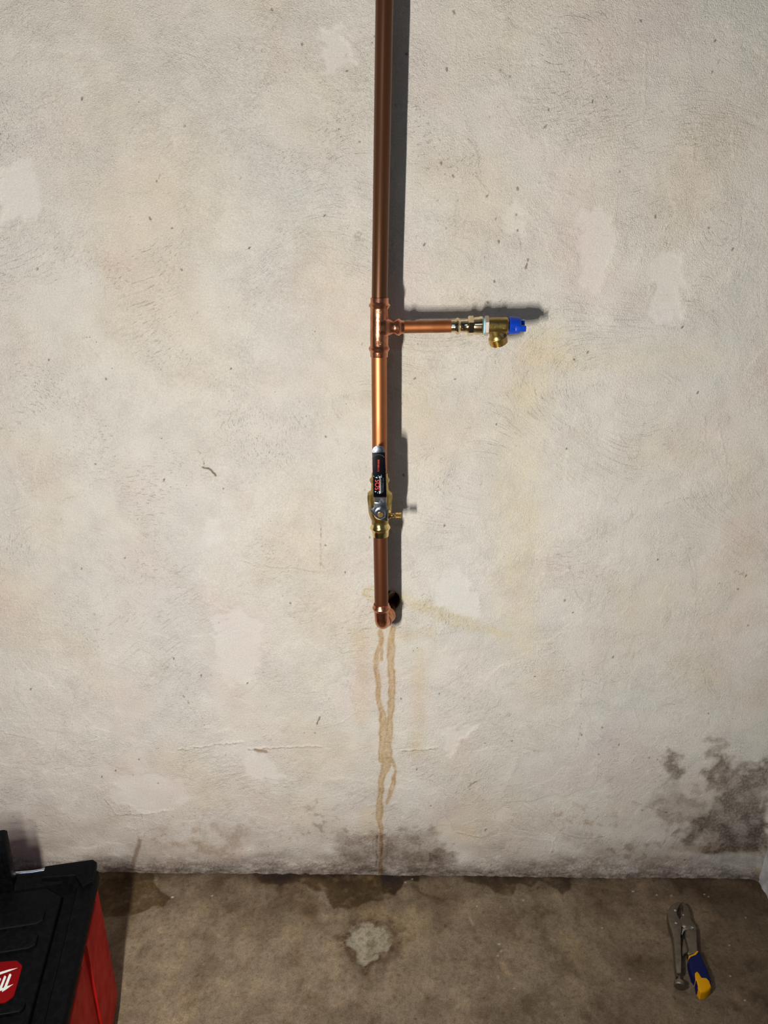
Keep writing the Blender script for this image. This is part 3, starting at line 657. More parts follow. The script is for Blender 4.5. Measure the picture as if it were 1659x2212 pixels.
def plain_grid(name, o, eu, ev, nu, nv, c, mat, label, seed):
    Aa, Bb = np.meshgrid(np.linspace(0, 1, nu), np.linspace(0, 1, nv)); lu, lv = Vector(eu).length, Vector(ev).length
    nn = Vector(eu).cross(Vector(ev)).normalized()
    h = .004 * fbm(Aa * lu / .4, Bb * lv / .4, seed, 3)
    V = np.array(o) + Aa[..., None] * np.array(eu) + Bb[..., None] * np.array(ev) + h[..., None] * np.array(nn)
    cc = np.ones(Aa.shape + (3,)) * np.array(c); cc *= (1 - .15 * sstep(0, .5, fbm(Aa * lu / .5, Bb * lv / .5, seed + 1, 3)))[..., None]
    o_ = link(name, grid_mesh(V, nv, nu, cc, np.ones_like(Aa)), mat); return tag(o_, label, kind='structure')
DX, DY = X_RIGHT - X_LEFT, -Y_NEAR
plain_grid('wall_left', (X_LEFT, Y_NEAR, 0), (0, DY, 0), (0, 0, Z_CEIL), 40, 30, (.20, .205, .22), M['plaster'], 'plain grey side wall out of view', 151)
plain_grid('wall_front', (X_RIGHT, Y_NEAR, 0), (-DX, 0, 0), (0, 0, Z_CEIL), 40, 30, (.13, .135, .15), M['plaster'], 'plain grey wall behind the viewer', 153)
plain_grid('ceiling', (X_LEFT, 0, Z_CEIL), (DX, 0, 0), (0, -DY, 0), 40, 40, (.18, .185, .20), M['plaster'], 'plain grey ceiling out of view', 155)

# ------------------------------------------------------------------ plumbing
YP = -0.075                                        # axis of the riser, 75 mm off the wall
RP, RB = 0.0143, 0.0111                            # radii of the riser and of the branch
def S(stations, Y=YP):                             # photo stations (x, y, half width in pixels) -> path, radii
    P_ = [PY(x, y, Y) for x, y, hw in stations]
    return P_, [hw * scale_at(p) for p, (x, y, hw) in zip(P_, stations)]
def pipe(name, a, b, r, mat, label):
    d = b - a; n = 14
    path = [a + d * (i / n) for i in range(n + 1)]
    o = link(name, tube(path, [r] * (n + 1), 48), mat, origin=(a if a.z < b.z else b), label=label, cat='pipe'); return o
top0, top1 = PY(819.8, 648, YP), PY(830.4, 0, YP)
d_ = (top1 - top0); ceil_pt = top0 + d_ * ((Z_CEIL - .01 - top0.z) / d_.z)
pipe('copper_pipe', top0, ceil_pt, RP, M['copper_dull'], 'tarnished brown copper pipe rising from the tee to the ceiling')
pipe('copper_pipe', PY(818.9, 768, YP), PY(820.3, 1026, YP), RP, M['copper'], 'bright copper pipe between the tee and the ball valve')
pipe('copper_pipe', PY(821.8, 1154, YP), PY(824.0, 1310, YP), RP, M['copper_dark'], 'reddish-brown copper pipe between the ball valve and the elbow')
pipe('copper_pipe', PY(868, 706.6, YP), PY(978, 704.9, YP), RB, M['copper'], 'short thin horizontal copper pipe from the tee to the hose spigot')

# tee
tee_o = PY(819, 771, YP)
tee = empty('tee_fitting', tee_o, label='pinkish copper press tee joining riser and spigot branch', cat='pipe fitting')
st = [(819.9, 643.2, 16.9), (819.9, 643.2, 19.3), (819.9, 644, 19.6), (819.9, 652, 19.4), (819.9, 655, 20.3), (819.9, 657.3, 22.4), (819.8, 659.9, 23.6), (819.8, 662.4, 22.6), (819.8, 665, 20.6), (819.8, 668, 19.9),
      (819.6, 690, 19.9), (819.3, 720, 19.7), (819.1, 746, 19.6), (819, 748.8, 20.6), (819, 751, 22.2), (819, 753.4, 23.1), (819, 756, 22.2), (818.9, 758.5, 20.2), (818.9, 761, 19.3), (818.9, 770.3, 19.2), (818.9, 771, 18.8), (818.9, 771, 16.6)]
link('tee_body', tube(*S(st), segs=56, cap0=False, cap1=False), M['copper_fit'], tee)
st = [(822, 706.9, 24), (833, 706.9, 22.6), (836.5, 706.9, 20.2), (839.5, 706.9, 18.2), (843, 706.9, 16.4), (847, 706.9, 15.2), (852, 706.8, 14.7), (854.5, 706.8, 15.2), (857, 706.8, 16.8), (860.5, 706.7, 18.4), (863.5, 706.7, 17.3), (866, 706.7, 15.0), (868, 706.7, 14.2), (872.5, 706.6, 14.0), (873.3, 706.6, 13.5), (873.3, 706.6, 12.2)]
link('branch_socket', tube(*S(st), segs=48, cap0=False, cap1=False, hint=Vector((0, 0, 1))), M['copper_fit'], tee)
# stamped marks on the tee (low raised strokes)
def mark(mat, par, pts, r, Yf):
    return link('stamped_mark', join(*[tube([PY(*a, Yf), PY(*b, Yf)], [r, r], 6) for a, b in pts]), mat, par)
yf = YP - 19.6 * scale_at(tee_o) + 0.0002
mark(M['copper_fit'], tee, [((815, 672), (820, 672)), ((815, 677), (820, 677)), ((815, 672), (815, 677)), ((823, 672), (823, 677)), ((815, 681), (823, 681))], .0006, yf)
mark(M['copper_fit'], tee, [((813, 738), (822, 738)), ((813, 741), (818, 741)), ((820, 741), (825, 741)), ((815, 744), (823, 744))], .0006, yf)

# ball valve
bv_o = PY(822, 1158, YP)
valve = empty('ball_valve', bv_o, label='brass ball valve with a black-sleeved lever handle on the copper riser', cat='valve')
st = [(820.4, 1021.5, 15.4), (820.4, 1021.5, 17.0), (820.4, 1022.5, 17.5), (820.4, 1029, 17.6), (820.3, 1031.5, 18.6), (820.2, 1034, 20.8), (820.2, 1037, 21.7), (820.2, 1040, 20.9), (820.2, 1043, 18.9), (820.3, 1046, 18.4), (820.4, 1057, 18.9), (820.4, 1060, 20.5), (820.5, 1064, 25.4), (820.5, 1066, 26.6), (820.5, 1078, 27.0), (820.5, 1088, 25.8), (820.6, 1100, 25.0), (820.7, 1108, 24.2), (820.8, 1116, 21.5), (820.9, 1122, 18.8), (821, 1126, 18.0), (821, 1131, 17.8), (821.2, 1134, 18.6), (821.4, 1136.5, 20.6), (821.5, 1139.3, 21.4), (821.6, 1142, 20.6), (821.7, 1145, 18.2), (821.8, 1148, 17.7), (822, 1157, 16.9), (822.1, 1158, 16.6), (822.1, 1158, 15.2)]
link('valve_body', tube(*S(st), segs=56, cap0=False, cap1=False), M['brass'], valve)
# octagonal flats of the body bulge
P_, r_ = S([(820.5, 1066.5, 28.2), (820.5, 1077, 28.6), (820.6, 1087.5, 27.2)])
link('body_flats', tube(P_, r_, 8, smooth=False, phase=math.pi / 8), M['brass'], valve)
# polished press sleeve below
P_, r_ = S([(821.0, 1129.5, 18.1), (821.2, 1133, 18.6), (821.4, 1136.5, 21.0), (821.5, 1139.3, 21.9), (821.6, 1142, 21.0), (821.7, 1145, 18.5), (821.9, 1150, 18.0), (822.1, 1157.5, 17.2)])
link('press_sleeve', tube(P_, r_, 56, cap0=False, cap1=False), M['brass_shiny'], valve, label='polished brass press socket')
YB, YG = YP - 0.0285, YP - 0.0375                  # planes of the lever base and of its grip
def vz(x, y, Y): return PY(740 + x / 8.195, 930 + y / 8.195, Y)     # stations read off an enlarged view
link('valve_bonnet', tube([vz(668, 1440, YP), vz(668, 1470, YB + .001)], [.0125, .0125], 32), M['brass'], valve)
lv = [(485, 1400), (482, 1345), (500, 1368), (540, 1376), (560, 1345), (558, 1290), (566, 1262), (772, 1262), (776, 1330), (794, 1400), (797, 1606), (740, 1598), (640, 1568), (560, 1500), (512, 1450)]
TH = 0.0024
handle = link('lever_handle', join(
    prism([vz(x, y, YB) for x, y in lv], [vz(x, y, YB - TH) + Vector((0, 0, 0)) for x, y in lv], .0006),
    prism([vz(x, y, YB - (YB - YG) * t) for x, y, t in ((564, 1275, 0), (774, 1275, 0), (778, 1178, 1), (551, 1178, 1))],
          [vz(x, y, YB - (YB - YG) * t - TH) for x, y, t in ((564, 1275, 0), (774, 1275, 0), (778, 1178, 1), (551, 1178, 1))], .0005),
    prism([vz(x, y, YG) for x, y in [(551, 1190), (778, 1190), (755, 400)] + [(640 + 114 * math.cos(t), 372 - 108 * math.sin(t)) for t in np.linspace(0, math.pi, 14)] + [(526, 400)]],
          [vz(x, y, YG - TH) for x, y in [(551, 1190), (778, 1190), (755, 400)] + [(640 + 114 * math.cos(t), 372 - 108 * math.sin(t)) for t in np.linspace(0, math.pi, 14)] + [(526, 400)]], .0006)),
    M['chrome'], valve, label='zinc-plated steel lever')
arc = [(640 + 88 * math.cos(t), 378 - 80 * math.sin(t)) for t in np.linspace(0, math.pi, 12)]
link('handle_tip_ridge', tube([vz(x, y, YG - TH) for x, y in arc], [.0007] * 12, 8, const=False), M['chrome'], handle, local=False)
sl = [(550, 1176), (779, 1176), (753, 390), (524, 390)]
YS = YG - TH - 0.0014
sleeve = link('handle_sleeve', prism([vz(x, y, YG + .001) for x, y in sl], [vz(x, y, YS) for x, y in sl], .0010, 3), M['sleeve'], handle, label='glossy black vinyl sleeve with red lettering')
def flat(name, polys, mat, par):
    return link(name, join(*[prism([vz(x, y, YS + .0001) for x, y in p], [vz(x, y, YS - .00018) for x, y in p], 0, smooth=False) for p in polys]), mat, par)
def lz(x, y): return (x * (40 / 1609.0) * 8.195 + 60 * 8.195, (1020 + y * 55 / 2212.0 - 930) * 8.195)   # second enlarged view
def sideways(cx, cy, sx=1.0):                      # lettering that reads upwards along the lever
    c = vz(cx, cy, YS - .0001); up = (vz(cx + 2, cy - 100, YS - .0001) - c).normalized(); rt = (vz(cx + 100, cy + 2, YS - .0001) - c).normalized()
    return lambda u, v, w_: c + up * u * sx - rt * v + Vector((0, -w_, 0))
sc_ = scale_at(vz(640, 900, YS)) / 8.195
link('lettering', text_mesh('SOS', 122 * sc_, .00015, sideways(622, 962, .93)), M['red_ink'], handle, label='red letters SOS')
link('lettering', text_mesh('317.808.0028', 40 * sc_, .00015, sideways(636, 622, 1.02)), M['red_ink'], handle, label='small red digits')
link('lettering', text_mesh('PLUMBING  LLC', 33 * sc_, .00012, sideways(718, 965, 1.15)), M['grey_ink'], handle, label='small grey words')
def lp(l): return [lz(*p) for p in l]
flat('printed_rule', [lp([(800, 350), (850, 350), (860, 560), (880, 1840), (770, 1860), (800, 1620), (850, 1580), (840, 1330), (770, 1290), (840, 1230), (840, 930), (770, 900), (850, 870), (830, 600)]) ], M['white_ink'], handle)
flat('printed_rule', [lp([(930, 520), (965, 520), (1000, 1850), (940, 1850)])], M['grey_ink'], handle)
for _p in [lp([(380, 465), (500, 450), (570, 390), (620, 440), (600, 540), (540, 500)]), lp([(740, 360), (1000, 390), (980, 460), (900, 430), (830, 500), (740, 500)]), lp([(370, 1710), (430, 1640), (510, 1680), (470, 1740)]),
                        lp([(240, 345), (320, 330), (325, 380)]), lp([(600, 1790), (640, 1755), (690, 1790), (650, 1830)]), lp([(680, 1660), (760, 1650), (740, 1700)]), lp([(650, 300), (720, 285), (710, 325)]), lp([(900, 290), (960, 250), (1000, 300)])]: flat('printed_splash', [_p], M['ice_ink'], handle)
arc = [(635 + 112 * math.cos(t), 505 - 78 * math.sin(t)) for t in np.linspace(.35, math.pi - .2, 12)]
link('printed_arc', tube([vz(x, y, YS) for x, y in arc], [.0005] * 12, 6, const=False), M['grey_ink'], handle)
YN = YB - TH
nc0, nc1 = vz(662, 1478, YN + .0005), vz(668, 1490, YN - .0085)
ax_ = Vector((0, -1, 0)); nc0 = nc1 - ax_ * .0088
nut = link('handle_nut', join(tube([nc0, nc0 + ax_ * .0016, nc0 + ax_ * .0022], [.0118, .0118, .0105], 40),
    tube([nc0 + ax_ * .002, nc0 + ax_ * .0080, nc1 + ax_ * 0, nc1], [.0108, .0108, .0098, .0060], 6, smooth=False)), M['chrome'], valve)
link('stem', tube([nc0, nc1 + ax_ * .0012, nc1 + ax_ * .002], [.0052, .0052, .0044], 24), M['brass_gold'], valve)
# bleeder on the right flank
YV = YP - .006
def bl(stl, name, mat, rfun=None, segs=28): 
    return link(name, tube(*S(stl, YV), segs=segs, rfun=rfun, hint=Vector((0, 0, 1)), angle=25), mat, valve)
bl([(832, 1113.5, 7.5), (842, 1113.5, 7.5), (844, 1113.5, 6.5)], 'bleeder_boss', M['brass'])
bl([(842, 1113.5, 4.6), (846, 1113.5, 5.0), (850, 1113.5, 5.0), (852, 1113.5, 4.2), (852.5, 1113.5, 2.4), (855, 1113.5, 2.4)], 'bleeder_neck', M['brass_gold'])
bl([(854.2, 1113.3, 4.5), (855, 1113.3, 6.4), (860.6, 1113.2, 6.5), (861.2, 1113.2, 5.6), (861.8, 1113.2, 6.5), (866, 1113.2, 6.6), (867, 1113.2, 5.6)], 'bleeder_cap', M['brass_gold'], lambda t, i: 1 + .07 * math.cos(18 * t), 108)
link('boss_screw', tube([PY(840.8, 1105, YP - .012), PY(840.8, 1105, YP - .024)], [.0028, .0026], 16), M['brass_gold'], valve)

# elbow into the wall
elc = PY(824.2, 1336, YP)
zl = PY(825, 1362, YP + .004).z + RP + .0002
E0 = PY(824.0, 1304.5, YP); E0 = Vector((E0.x, YP, E0.z))
az = math.radians(12.5); dl = Vector((math.sin(az), math.cos(az), 0)); BR = .019
c0 = Vector((PY(824.6, 1340, YP).x, YP, zl))
path, rad = [], []
def add(p, r): path.append(p); rad.append(r)
H0 = E0.z - zl
for t, r in ((0, 14.6), (0, 15.9), (.0008, 16.2), (.0035, 16.4), (.0055, 18.0), (.0085, 19.3), (.0115, 18.2), (.0140, 15.9), (.0165, 15.3), (.0230, 15.0)):
    if H0 - t > BR: add(Vector((E0.x + (c0.x - E0.x) * (t / H0), YP, E0.z - t)), r * .001)
cen = c0 + Vector((0, 0, BR)) + dl * BR
for k in range(13):
    t = (k / 12) * math.pi / 2
    add(cen - dl * (BR * math.cos(t)) - Vector((0, 0, BR * math.sin(t))), .0147)
s0 = c0 + dl * BR
for t, r in ((.002, 16.6), (.004, 17.4), (.007, 17.4), (.010, 16.2), (.014, 15.4), (.021, 15.6), (.0245, 16.4), (.027, 18.4), (.030, 19.4), (.033, 18.4), (.0355, 16.4), (.044, 16.2), (.045, 15.8), (.045, 14.4)):
    add(s0 + dl * t, r * .001)
elbow = empty('elbow_fitting', c0 - Vector((0, 0, .015)), label='copper press elbow turning the riser into the wall hole', cat='pipe fitting')
link('elbow_body', tube(path, rad, 48, const=False, cap0=False, cap1=False), M['copper_fit'], elbow)
pe = s0 + dl * .040
link('copper_pipe', tube([pe, pe + dl * .02, pe + dl * .075], [RP] * 3, 40), M['copper_dark'], origin=pe, label='copper pipe stub disappearing into the dark wall hole', cat='pipe')

# press adapter on the branch
ad = empty('press_adapter', PY(1008, 712, YP), label='shiny bronze press adapter with hex collar before the hose spigot', cat='pipe fitting')
c = lambda x: 704.9 - (x - 974) * .018
def B_(l): return [(x, c(x), h) for x, h in l]
link('press_socket', tube(*S(B_([(974.3, 12.0), (974.3, 13.0), (975.2, 13.5), (981, 13.5), (983.5, 14.6), (986, 17.2), (988.6, 18.3), (991, 17.2), (993.5, 14.2), (995, 13.6), (1007, 13.7), (1010, 15.0)])), segs=48, cap0=False), M['bronze_press'], ad)
P_, r_ = S(B_([(1010.3, 19.0), (1011.6, 21.6), (1021.6, 21.6), (1023, 19.0)]))
link('hex_collar', tube(P_, r_, 6, smooth=False, hint=Vector((0, 0, 1)), phase=0.12), M['bronze_press'], ad)
link('threaded_socket', tube(*S(B_([(1022, 17.0), (1025, 18.3), (1034, 18.6), (1037, 19.6), (1040.5, 19.8), (1042, 18.8), (1042, 15.5)])), segs=48, cap1=False), M['bronze_press'], ad)
mark(M['bronze_press'], ad, [((998, 709), (1000, 709)), ((998, 709), (998, 713)), ((1000, 709), (1000, 713)), ((998, 713), (1000, 713))], .0004, YP - .0119)

# hose spigot
c = lambda x: 703.7 - (x - 1042) * .010
sp = empty('hose_spigot', PY(1078, 748, YP), label='brass hose spigot with a blue handle at the end of the branch', cat='spigot')
link('thread_tape', tube(*S(B_([(1040, 15.5), (1042.5, 17.2), (1046, 17.4), (1048.5, 16.6)])), segs=40), M['teal'], sp, label='pale teal thread seal tape')
P_, r_ = S(B_([(1046.4, 19.2), (1047.2, 21.4), (1054, 21.6), (1055.2, 19.4)]))
link('hex_nut', tube(P_, r_, 6, smooth=False, hint=Vector((0, 0, 1)), phase=0.12), M['nickel'], sp)
link('spigot_body', tube(*S(B_([(1053, 16.6), (1060, 17.0), (1066, 17.3), (1090, 17.4), (1094, 17.2), (1096, 16.2), (1096.4, 11)])), segs=48), M['brass'], sp)
dO = Vector((.31, .34, -.89)).normalized(); sO = PY(1069.5, 704, YP) ; k_ = scale_at(sO)
def O_(l): return [sO + dO * (a * k_) for a, r in l], [r * k_ for a, r in l]
outlet = link('outlet', tube(*O_([(0, 15), (10, 16.2), (17, 16.6), (22, 16.8), (24.5, 18.6), (26, 19.4)]), segs=48), M['brass'], sp)
th_ = []
for i in range(5): th_ += [(26 + i * 3.2, 19.2), (27 + i * 3.2, 20.6), (28 + i * 3.2, 20.6), (28.9 + i * 3.2, 19.0)]
th_ += [(42.2, 19.4), (43, 18.6), (43, 15.5), (34, 15)]
link('hose_thread', tube(*O_(th_), segs=48, cap0=False, angle=50), M['brass_gold'], outlet, label='coarse brass hose thread')
# cast marks: a round stamp and two figures
yb = YP - 17.3 * k_
ring = [(1062.6 + 3.1 * math.cos(t), 704.5 + 4.6 * math.sin(t)) for t in np.linspace(0, 2 * math.pi, 15)]
link('cast_mark', join(tube([PY(x, y, yb) for x, y in ring], [.0006] * 15, 6, const=False), tube([PY(1061, 704, yb), PY(1064.5, 706, yb)], [.0008] * 2, 6), tube([PY(1062, 701.5, yb), PY(1064, 702, yb)], [.0007] * 2, 6),
    tube([PY(1067, 702, yb), PY(1066.5, 708, yb)], [.0006] * 2, 6)), M['brass'], sp)
cm = PY(1087.5, 706.3, yb); 
link('cast_mark', text_mesh('83', 11.5 * k_, .0005, lambda u, v, w_: cm + Vector((v * 1.0, -w_, -u))), M['brass'], sp)
link('packing_ring', tube(*S(B_([(1095.5, 12.5), (1098, 12.5), (1100.5, 10.5)])), segs=32), M['copper_fit'], sp)
hand = link('spigot_handle', tube(*S(B_([(1099.2, 9), (1099.4, 17.2), (1100.5, 18.4), (1108, 18.2), (1116, 17.4), (1122.6, 16.4), (1123.4, 15.4), (1123.5, 8)])), segs=48, rfun=lambda t, i: 1 + .035 * math.cos(4 * t + .3), hint=Vector((0, 0, 1))), M['blue'], sp, label='bright blue plastic handle')
def bar(x0, x1, y0, y1, ya, yb2): 
    a, b = PY(x0, y1, (ya + yb2) / 2), PY(x1, y0, (ya + yb2) / 2); return box(a.x, b.x, min(ya, yb2), max(ya, yb2), a.z, b.z, .0012)
link('handle_prong', bar(1112, 1136, 703.4, 715.6, YP - .0165, YP - .003), M['blue'], hand)
link('handle_prong', bar(1115, 1133.4, 692, 702, YP - .003, YP + .010), M['blue'], hand)
yh = YP - 17.9 * k_
mark(M['blue'], hand, [((1104, 702.5), (1108, 704)), ((1108, 704), (1114, 704.5)), ((1105, 710.5), (1108, 710)), ((1109, 710.5), (1112, 707.5)), ((1112, 707.5), (1115, 710.5)), ((1109, 713), (1111, 712.5)), ((1113, 713.5), (1115, 713.5))], .0007, yh)

# ------------------------------------------------------------------ tool box
TB0 = Vector((-0.5475, -0.3400, 0.0))            # its rear right corner on the floor
tb = empty('tool_box', TB0, math.radians(11.7), 'red tool box with a black lid standing on the floor near the wall', 'tool box')
Z0, ZL, WB, DB = 0.335, 0.3730, 0.56, 0.41
def tl(name, me, mat, par=None, label=None):
    o = bpy.data.objects.new(name, me); col.objects.link(o); me.materials.append(mat); o.parent = par or tb
    if label: o['label'] = label
    return o
# red body: tapered shell with a chamfered corner post and a raised side panel
def ring_(z, ins, ch): 
    x1, y1, x0, y0 = -ins, -ins, -WB + ins, -DB + ins
    return [Vector((x1 - ch, y1, z)), Vector((x1, y1 - ch, z)), Vector((x1, y0 + ch, z)), Vector((x1 - ch, y0, z)), Vector((x0 + ch, y0, z)), Vector((x0, y0 + ch, z)), Vector((x0, y1 - ch, z)), Vector((x0 + ch, y1, z))]
rings = [ring_(.003, .030, .02), ring_(.016, .004, .016), ring_(.024, -.006, .012), ring_(.20, -.003, .012), ring_(Z0 + .004, .000, .012)]
V = [v for r in rings for v in r]; Fc = [tuple(range(8))[::-1], tuple(range(32, 40))]
for i in range(4):
    for k in range(8): Fc.append((i * 8 + k, i * 8 + (k + 1) % 8, (i + 1) * 8 + (k + 1) % 8, (i + 1) * 8 + k))
body = tl('body', mesh_from(V, Fc, True, 20), M['box_red'], label='red plastic body')
def side_panel(y0, y1, name):
    a = [Vector((.004, y0, .045)), Vector((.004, y1, .045)), Vector((-.001, y1, Z0 - .01)), Vector((-.001, y0, Z0 - .01))]
    b = [Vector((.010, y0 - .006, .05)), Vector((.010, y1 + .006, .05)), Vector((.0055, y1 + .006, Z0 - .012)), Vector((.0055, y0 - .006, Z0 - .012))]
    tl(name, prism(a, b, 0, smooth=False), M['box_red'], body)
side_panel(-.045, -.150, 'side_panel'); side_panel(-.180, -.36, 'side_panel')
# lid
def ringL(z, ins, ch):
    x1, y1, x0, y0 = .008 - ins, .006 - ins, -WB - .008 + ins, -DB - .006 + ins
    return [Vector((x1 - ch, y1, z)), Vector((x1, y1 - ch, z)), Vector((x1, y0 + ch, z)), Vector((x1 - ch, y0, z)), Vector((x0 + ch, y0, z)), Vector((x0, y0 + ch, z)), Vector((x0, y1 - ch, z)), Vector((x0 + ch, y1, z))]
rings = [ringL(Z0, .002, .020), ringL(Z0 + .006, 0, .020), ringL(ZL - .016, 0, .020), ringL(ZL - .010, .004, .020), ringL(ZL - .010, .030, .03), ringL(ZL - .019, .034, .03)]
V = [v for r in rings for v in r]; Fc = [tuple(range(8))[::-1], tuple(range(40, 48))]
for i in range(5):
    for k in range(8): Fc.append((i * 8 + k, i * 8 + (k + 1) % 8, (i + 1) * 8 + (k + 1) % 8, (i + 1) * 8 + k))
lid = tl('lid', mesh_from(V, Fc, True, 20), M['box_black'], label='black ribbed plastic lid')
def slab(pts, z0, z1, bev=.004, sg=3): return prism([Vector((x, y, z0)) for x, y in pts], [Vector((x, y, z1)) for x, y in pts], bev, sg)
tl('centre_panel', slab([(-.485, -.052), (-.075, -.046), (-.045, -.070), (-.045, -.350), (-.075, -.375), (-.485, -.375), (-.515, -.350), (-.515, -.075)], ZL - .020, ZL - .004, .005), M['box_black'], lid)
tl('corner_block', slab([(-.090, .004), (-.004, .004), (.004, -.004), (.004, -.050), (-.012, -.060), (-.030, -.030), (-.090, -.024)], ZL - .012, ZL, .003), M['box_black'], lid)
tl('corner_block', slab([(-.555, .004), (-.47, .004), (-.47, -.024), (-.53, -.03), (-.55, -.06), (-.562, -.05), (-.562, -.004)], ZL - .012, ZL, .003), M['box_black'], lid)
for y0, y1 in ((-.100, -.128), (-.150, -.178)):
    tl('cleat_rib', slab([(-.40, y1), (-.075, y1), (-.065, y1 + .006), (-.065, y0 - .004), (-.072, y0), (-.40, y0)], ZL - .006, ZL + (.003 if y0 < -.12 else .0005), .0028), M['box_black'], lid)
tl('cleat_rib', slab([(-.40, -.290), (-.060, -.290), (-.055, -.284), (-.055, -.276), (-.40, -.276)], ZL - .006, ZL + .003, .0025), M['box_black'], lid)
# badge with its script lettering; the visible end is read from the photograph
CI = tb.matrix_basis.inverted() if False else (Matrix.Translation(TB0) @ Matrix.Rotation(math.radians(11.7), 4, 'Z')).inverted()
ZB = ZL - .004
def bz(x, y, z=ZB): return CI @ PZ(x * 130 / 1659.0, 2040 + y * 172 / 2195.0, z)
bp = [(-520, 520), (0, 505), (460, 470), (490, 485), (600, 590), (620, 625), (500, 1060), (400, 1400), (375, 1450), (220, 1570), (120, 1625), (0, 1640), (-700, 1680), (-830, 1560), (-640, 700)]
badge = tl('badge', prism([bz(x, y) for x, y in bp], [bz(x, y) + Vector((0, 0, .0022)) for x, y in bp], .0006), M['badge_red'], label='red badge with white script lettering')
def stroke(l): 
    return prism([bz(x, y) + Vector((0, 0, .0018)) for x, y in l], [bz(x, y) + Vector((0, 0, .0026)) for x, y in l], 0, smooth=False)
lets = [[(-260, 890), (0, 800), (250, 725), (490, 680), (250, 775), (0, 865), (-260, 960)],
        [(60, 1345), (75, 1290), (110, 1230), (260, 850), (290, 840), (325, 870), (200, 1190), (375, 1125), (180, 1270)],
        [(-60, 1320), (-10, 1240), (125, 900), (150, 895), (178, 930), (60, 1240), (110, 1225), (85, 1290), (10, 1315)],
        [(-200, 1330), (-150, 1250), (-20, 960), (5, 950), (35, 985), (-90, 1270), (-40, 1250), (-70, 1320)]]
for l in lets: tl('lettering', stroke(l), M['badge_white'], badge)
# hinge rod and the upright behind it
za = ZL - .004
tl('hinge_rod', tube([CI @ PZ(8, 1891, za), CI @ PZ(30, 1887.5, za), CI @ PZ(70, 1884, za), CI @ PZ(99, 1879, za)], [.0032] * 4, 16, const=False), M['chrome'], label='short bright steel hinge rod')
pr = CI @ PZ(27, 1889, ZL - .012); pt = PY(15, 1787, (tb.location + Vector((0, 0, 0))).y - .031)
HT = pt.z
px = pr.x + .011
post = tl('handle_post', join(box(px - .060, px, -.030, -.004, ZL - .03, HT - .004, .003), box(px - .058, px - .001, -.028, -.006, HT - .012, HT, .004), box(px - .056, px - .016, -.027, -.007, HT - .006, HT + .022, .006)), M['box_black'], label='black upright handle bracket')
for z0, z1 in ((ZL + .016, HT - .028), (HT - .024, HT - .010)):
    tl('post_pocket', box(px - .052, px - .008, -.0325, -.029, z0, z1, .002), M['box_black'], post)

# ------------------------------------------------------------------ locking pliers
pl0 = PZ(1478, 2050, 0)
pl = empty('locking_pliers', Vector((pl0.x, pl0.y, 0)), label='steel locking pliers with a blue and yellow grip on the floor', cat='pliers')
def qz(x, y, z): return PZ(1380 + x / 6.9125, 1900 + y / 6.9125, z)
def pp(name, pts, z0, z1, mat, par=None, bev=.003, segs=3, label=None):
    top = [qz(x, y, z1) for x, y in pts]
    bot = [Vector((p.x, p.y, z0)) for p in top]
    return link(name, prism(bot, top, bev, segs), mat, par or pl, label=label)
fl = .0025
pp('fixed_handle', [(600, 322), (628, 340), (598, 400), (570, 462), (578, 520), (600, 560), (640, 640), (640, 720), (628, 830), (630, 950), (637, 1050), (641, 1200), (640, 1395), (566, 1408), (548, 1290), (535, 1100), (520, 920), (497, 790), (448, 640), (428, 520), (432, 465), (470, 390), (540, 342)], fl, .021, M['steel_dull'], bev=.0045)
jaw = pp('movable_jaw', [(648, 345), (690, 352), (728, 395), (756, 450), (776, 530), (788, 605), (842, 672), (866, 740), (800, 760), (700, 740), (640, 690), (560, 690), (540, 640), (600, 590), (632, 540), (652, 470)], fl + .002, .0165, M['steel_dull'], bev=.002)
pp('jaw_teeth', [(655, 380), (668, 385), (668, 500), (640, 545), (622, 545), (650, 480)], fl + .001, .0182, M['steel_dark'], jaw, bev=.001)
pp('lever_handle', [(695, 735), (760, 722), (866, 738), (872, 800), (876, 930), (884, 1064), (840, 1110), (750, 1128), (722, 1085), (740, 1045), (715, 950), (690, 850)], fl, .0190, M['steel_dull'], bev=.0045)
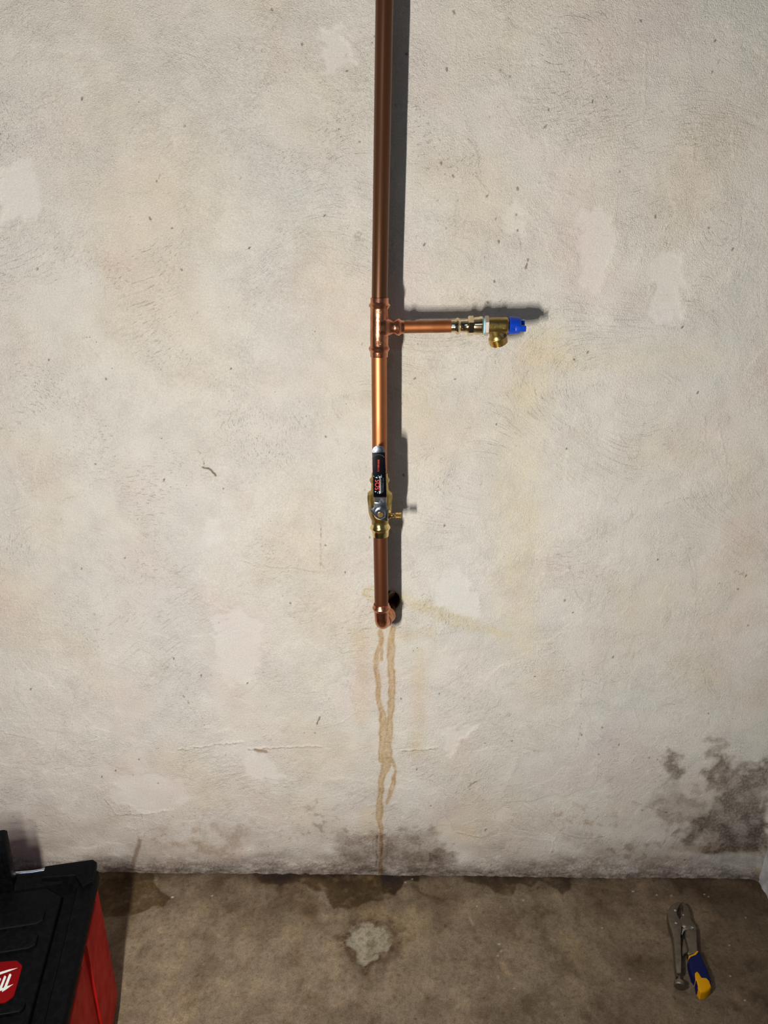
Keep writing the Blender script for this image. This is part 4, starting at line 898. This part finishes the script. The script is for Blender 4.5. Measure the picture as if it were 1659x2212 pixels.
pp('release_lever', [(660, 880), (680, 870), (742, 1045), (722, 1085), (670, 1115), (650, 1160), (640, 1100), (640, 1020)], fl + .001, .0120, M['steel_dull'], bev=.002)
pp('link_bar', [(650, 690), (690, 680), (705, 715), (660, 810), (640, 850), (632, 800), (642, 740)], fl + .001, .0130, M['chrome'], bev=.0025)
pp('grip', [(745, 1130), (880, 1066), (912, 1075), (970, 1215), (1030, 1350), (1072, 1470), (1090, 1580), (1052, 1640), (985, 1678), (930, 1680), (872, 1600), (852, 1490), (800, 1420), (762, 1300), (742, 1200)], .0006, .0215, M['grip_blue'], bev=.006, segs=4, label='dark blue rubber grip')
gy = [o for o in pl.children if o.name.startswith('grip')][0]
pp('grip_end', [(822, 1395), (850, 1362), (880, 1362), (915, 1405), (940, 1450), (1010, 1456), (1060, 1508), (1087, 1590), (1052, 1642), (985, 1680), (930, 1682), (880, 1605), (858, 1500), (828, 1440)], .0004, .0222, M['grip_yellow'], gy, bev=.006, segs=4, label='mustard yellow grip end')
pp('grip_band', [(742, 1195), (745, 1138), (820, 1108), (868, 1060), (892, 1072), (850, 1122), (775, 1150), (752, 1180)], .010, .0222, M['grip_yellow'], gy, bev=.002, label='thin yellow edge band')
s_a, s_b = qz(600, 1440, .011), qz(603, 1545, .011); s_a.z = s_b.z = .0115
sd = (s_b - s_a).normalized()
scr = link('adjusting_screw', tube([s_a - sd * .01, s_b], [.0032, .0032], 16), M['steel_dull'], pl)
k0 = qz(605, 1545, .011); k0.z = .0125
link('screw_knob', tube([k0, k0 + sd * .001, k0 + sd * .009, k0 + sd * .0105, k0 + sd * .0105], [.008, .0112, .0112, .0095, .006], 40, rfun=lambda t, i: 1 + .02 * math.cos(20 * t)), M['steel_dull'], scr)
for x, y, r, z in ((545, 460, .0032, .021), (655, 520, .0034, .0165), (555, 650, .0030, .021), (800, 715, .0030, .0190), (682, 695, .0036, .0165)):
    p = qz(x, y, z); link('rivet', tube([p - Vector((0, 0, .003)), p + Vector((0, 0, .0004)), p + Vector((0, 0, .0010)), p + Vector((0, 0, .0012))], [r, r, r * .75, r * .2], 20), M['chrome'], pl)
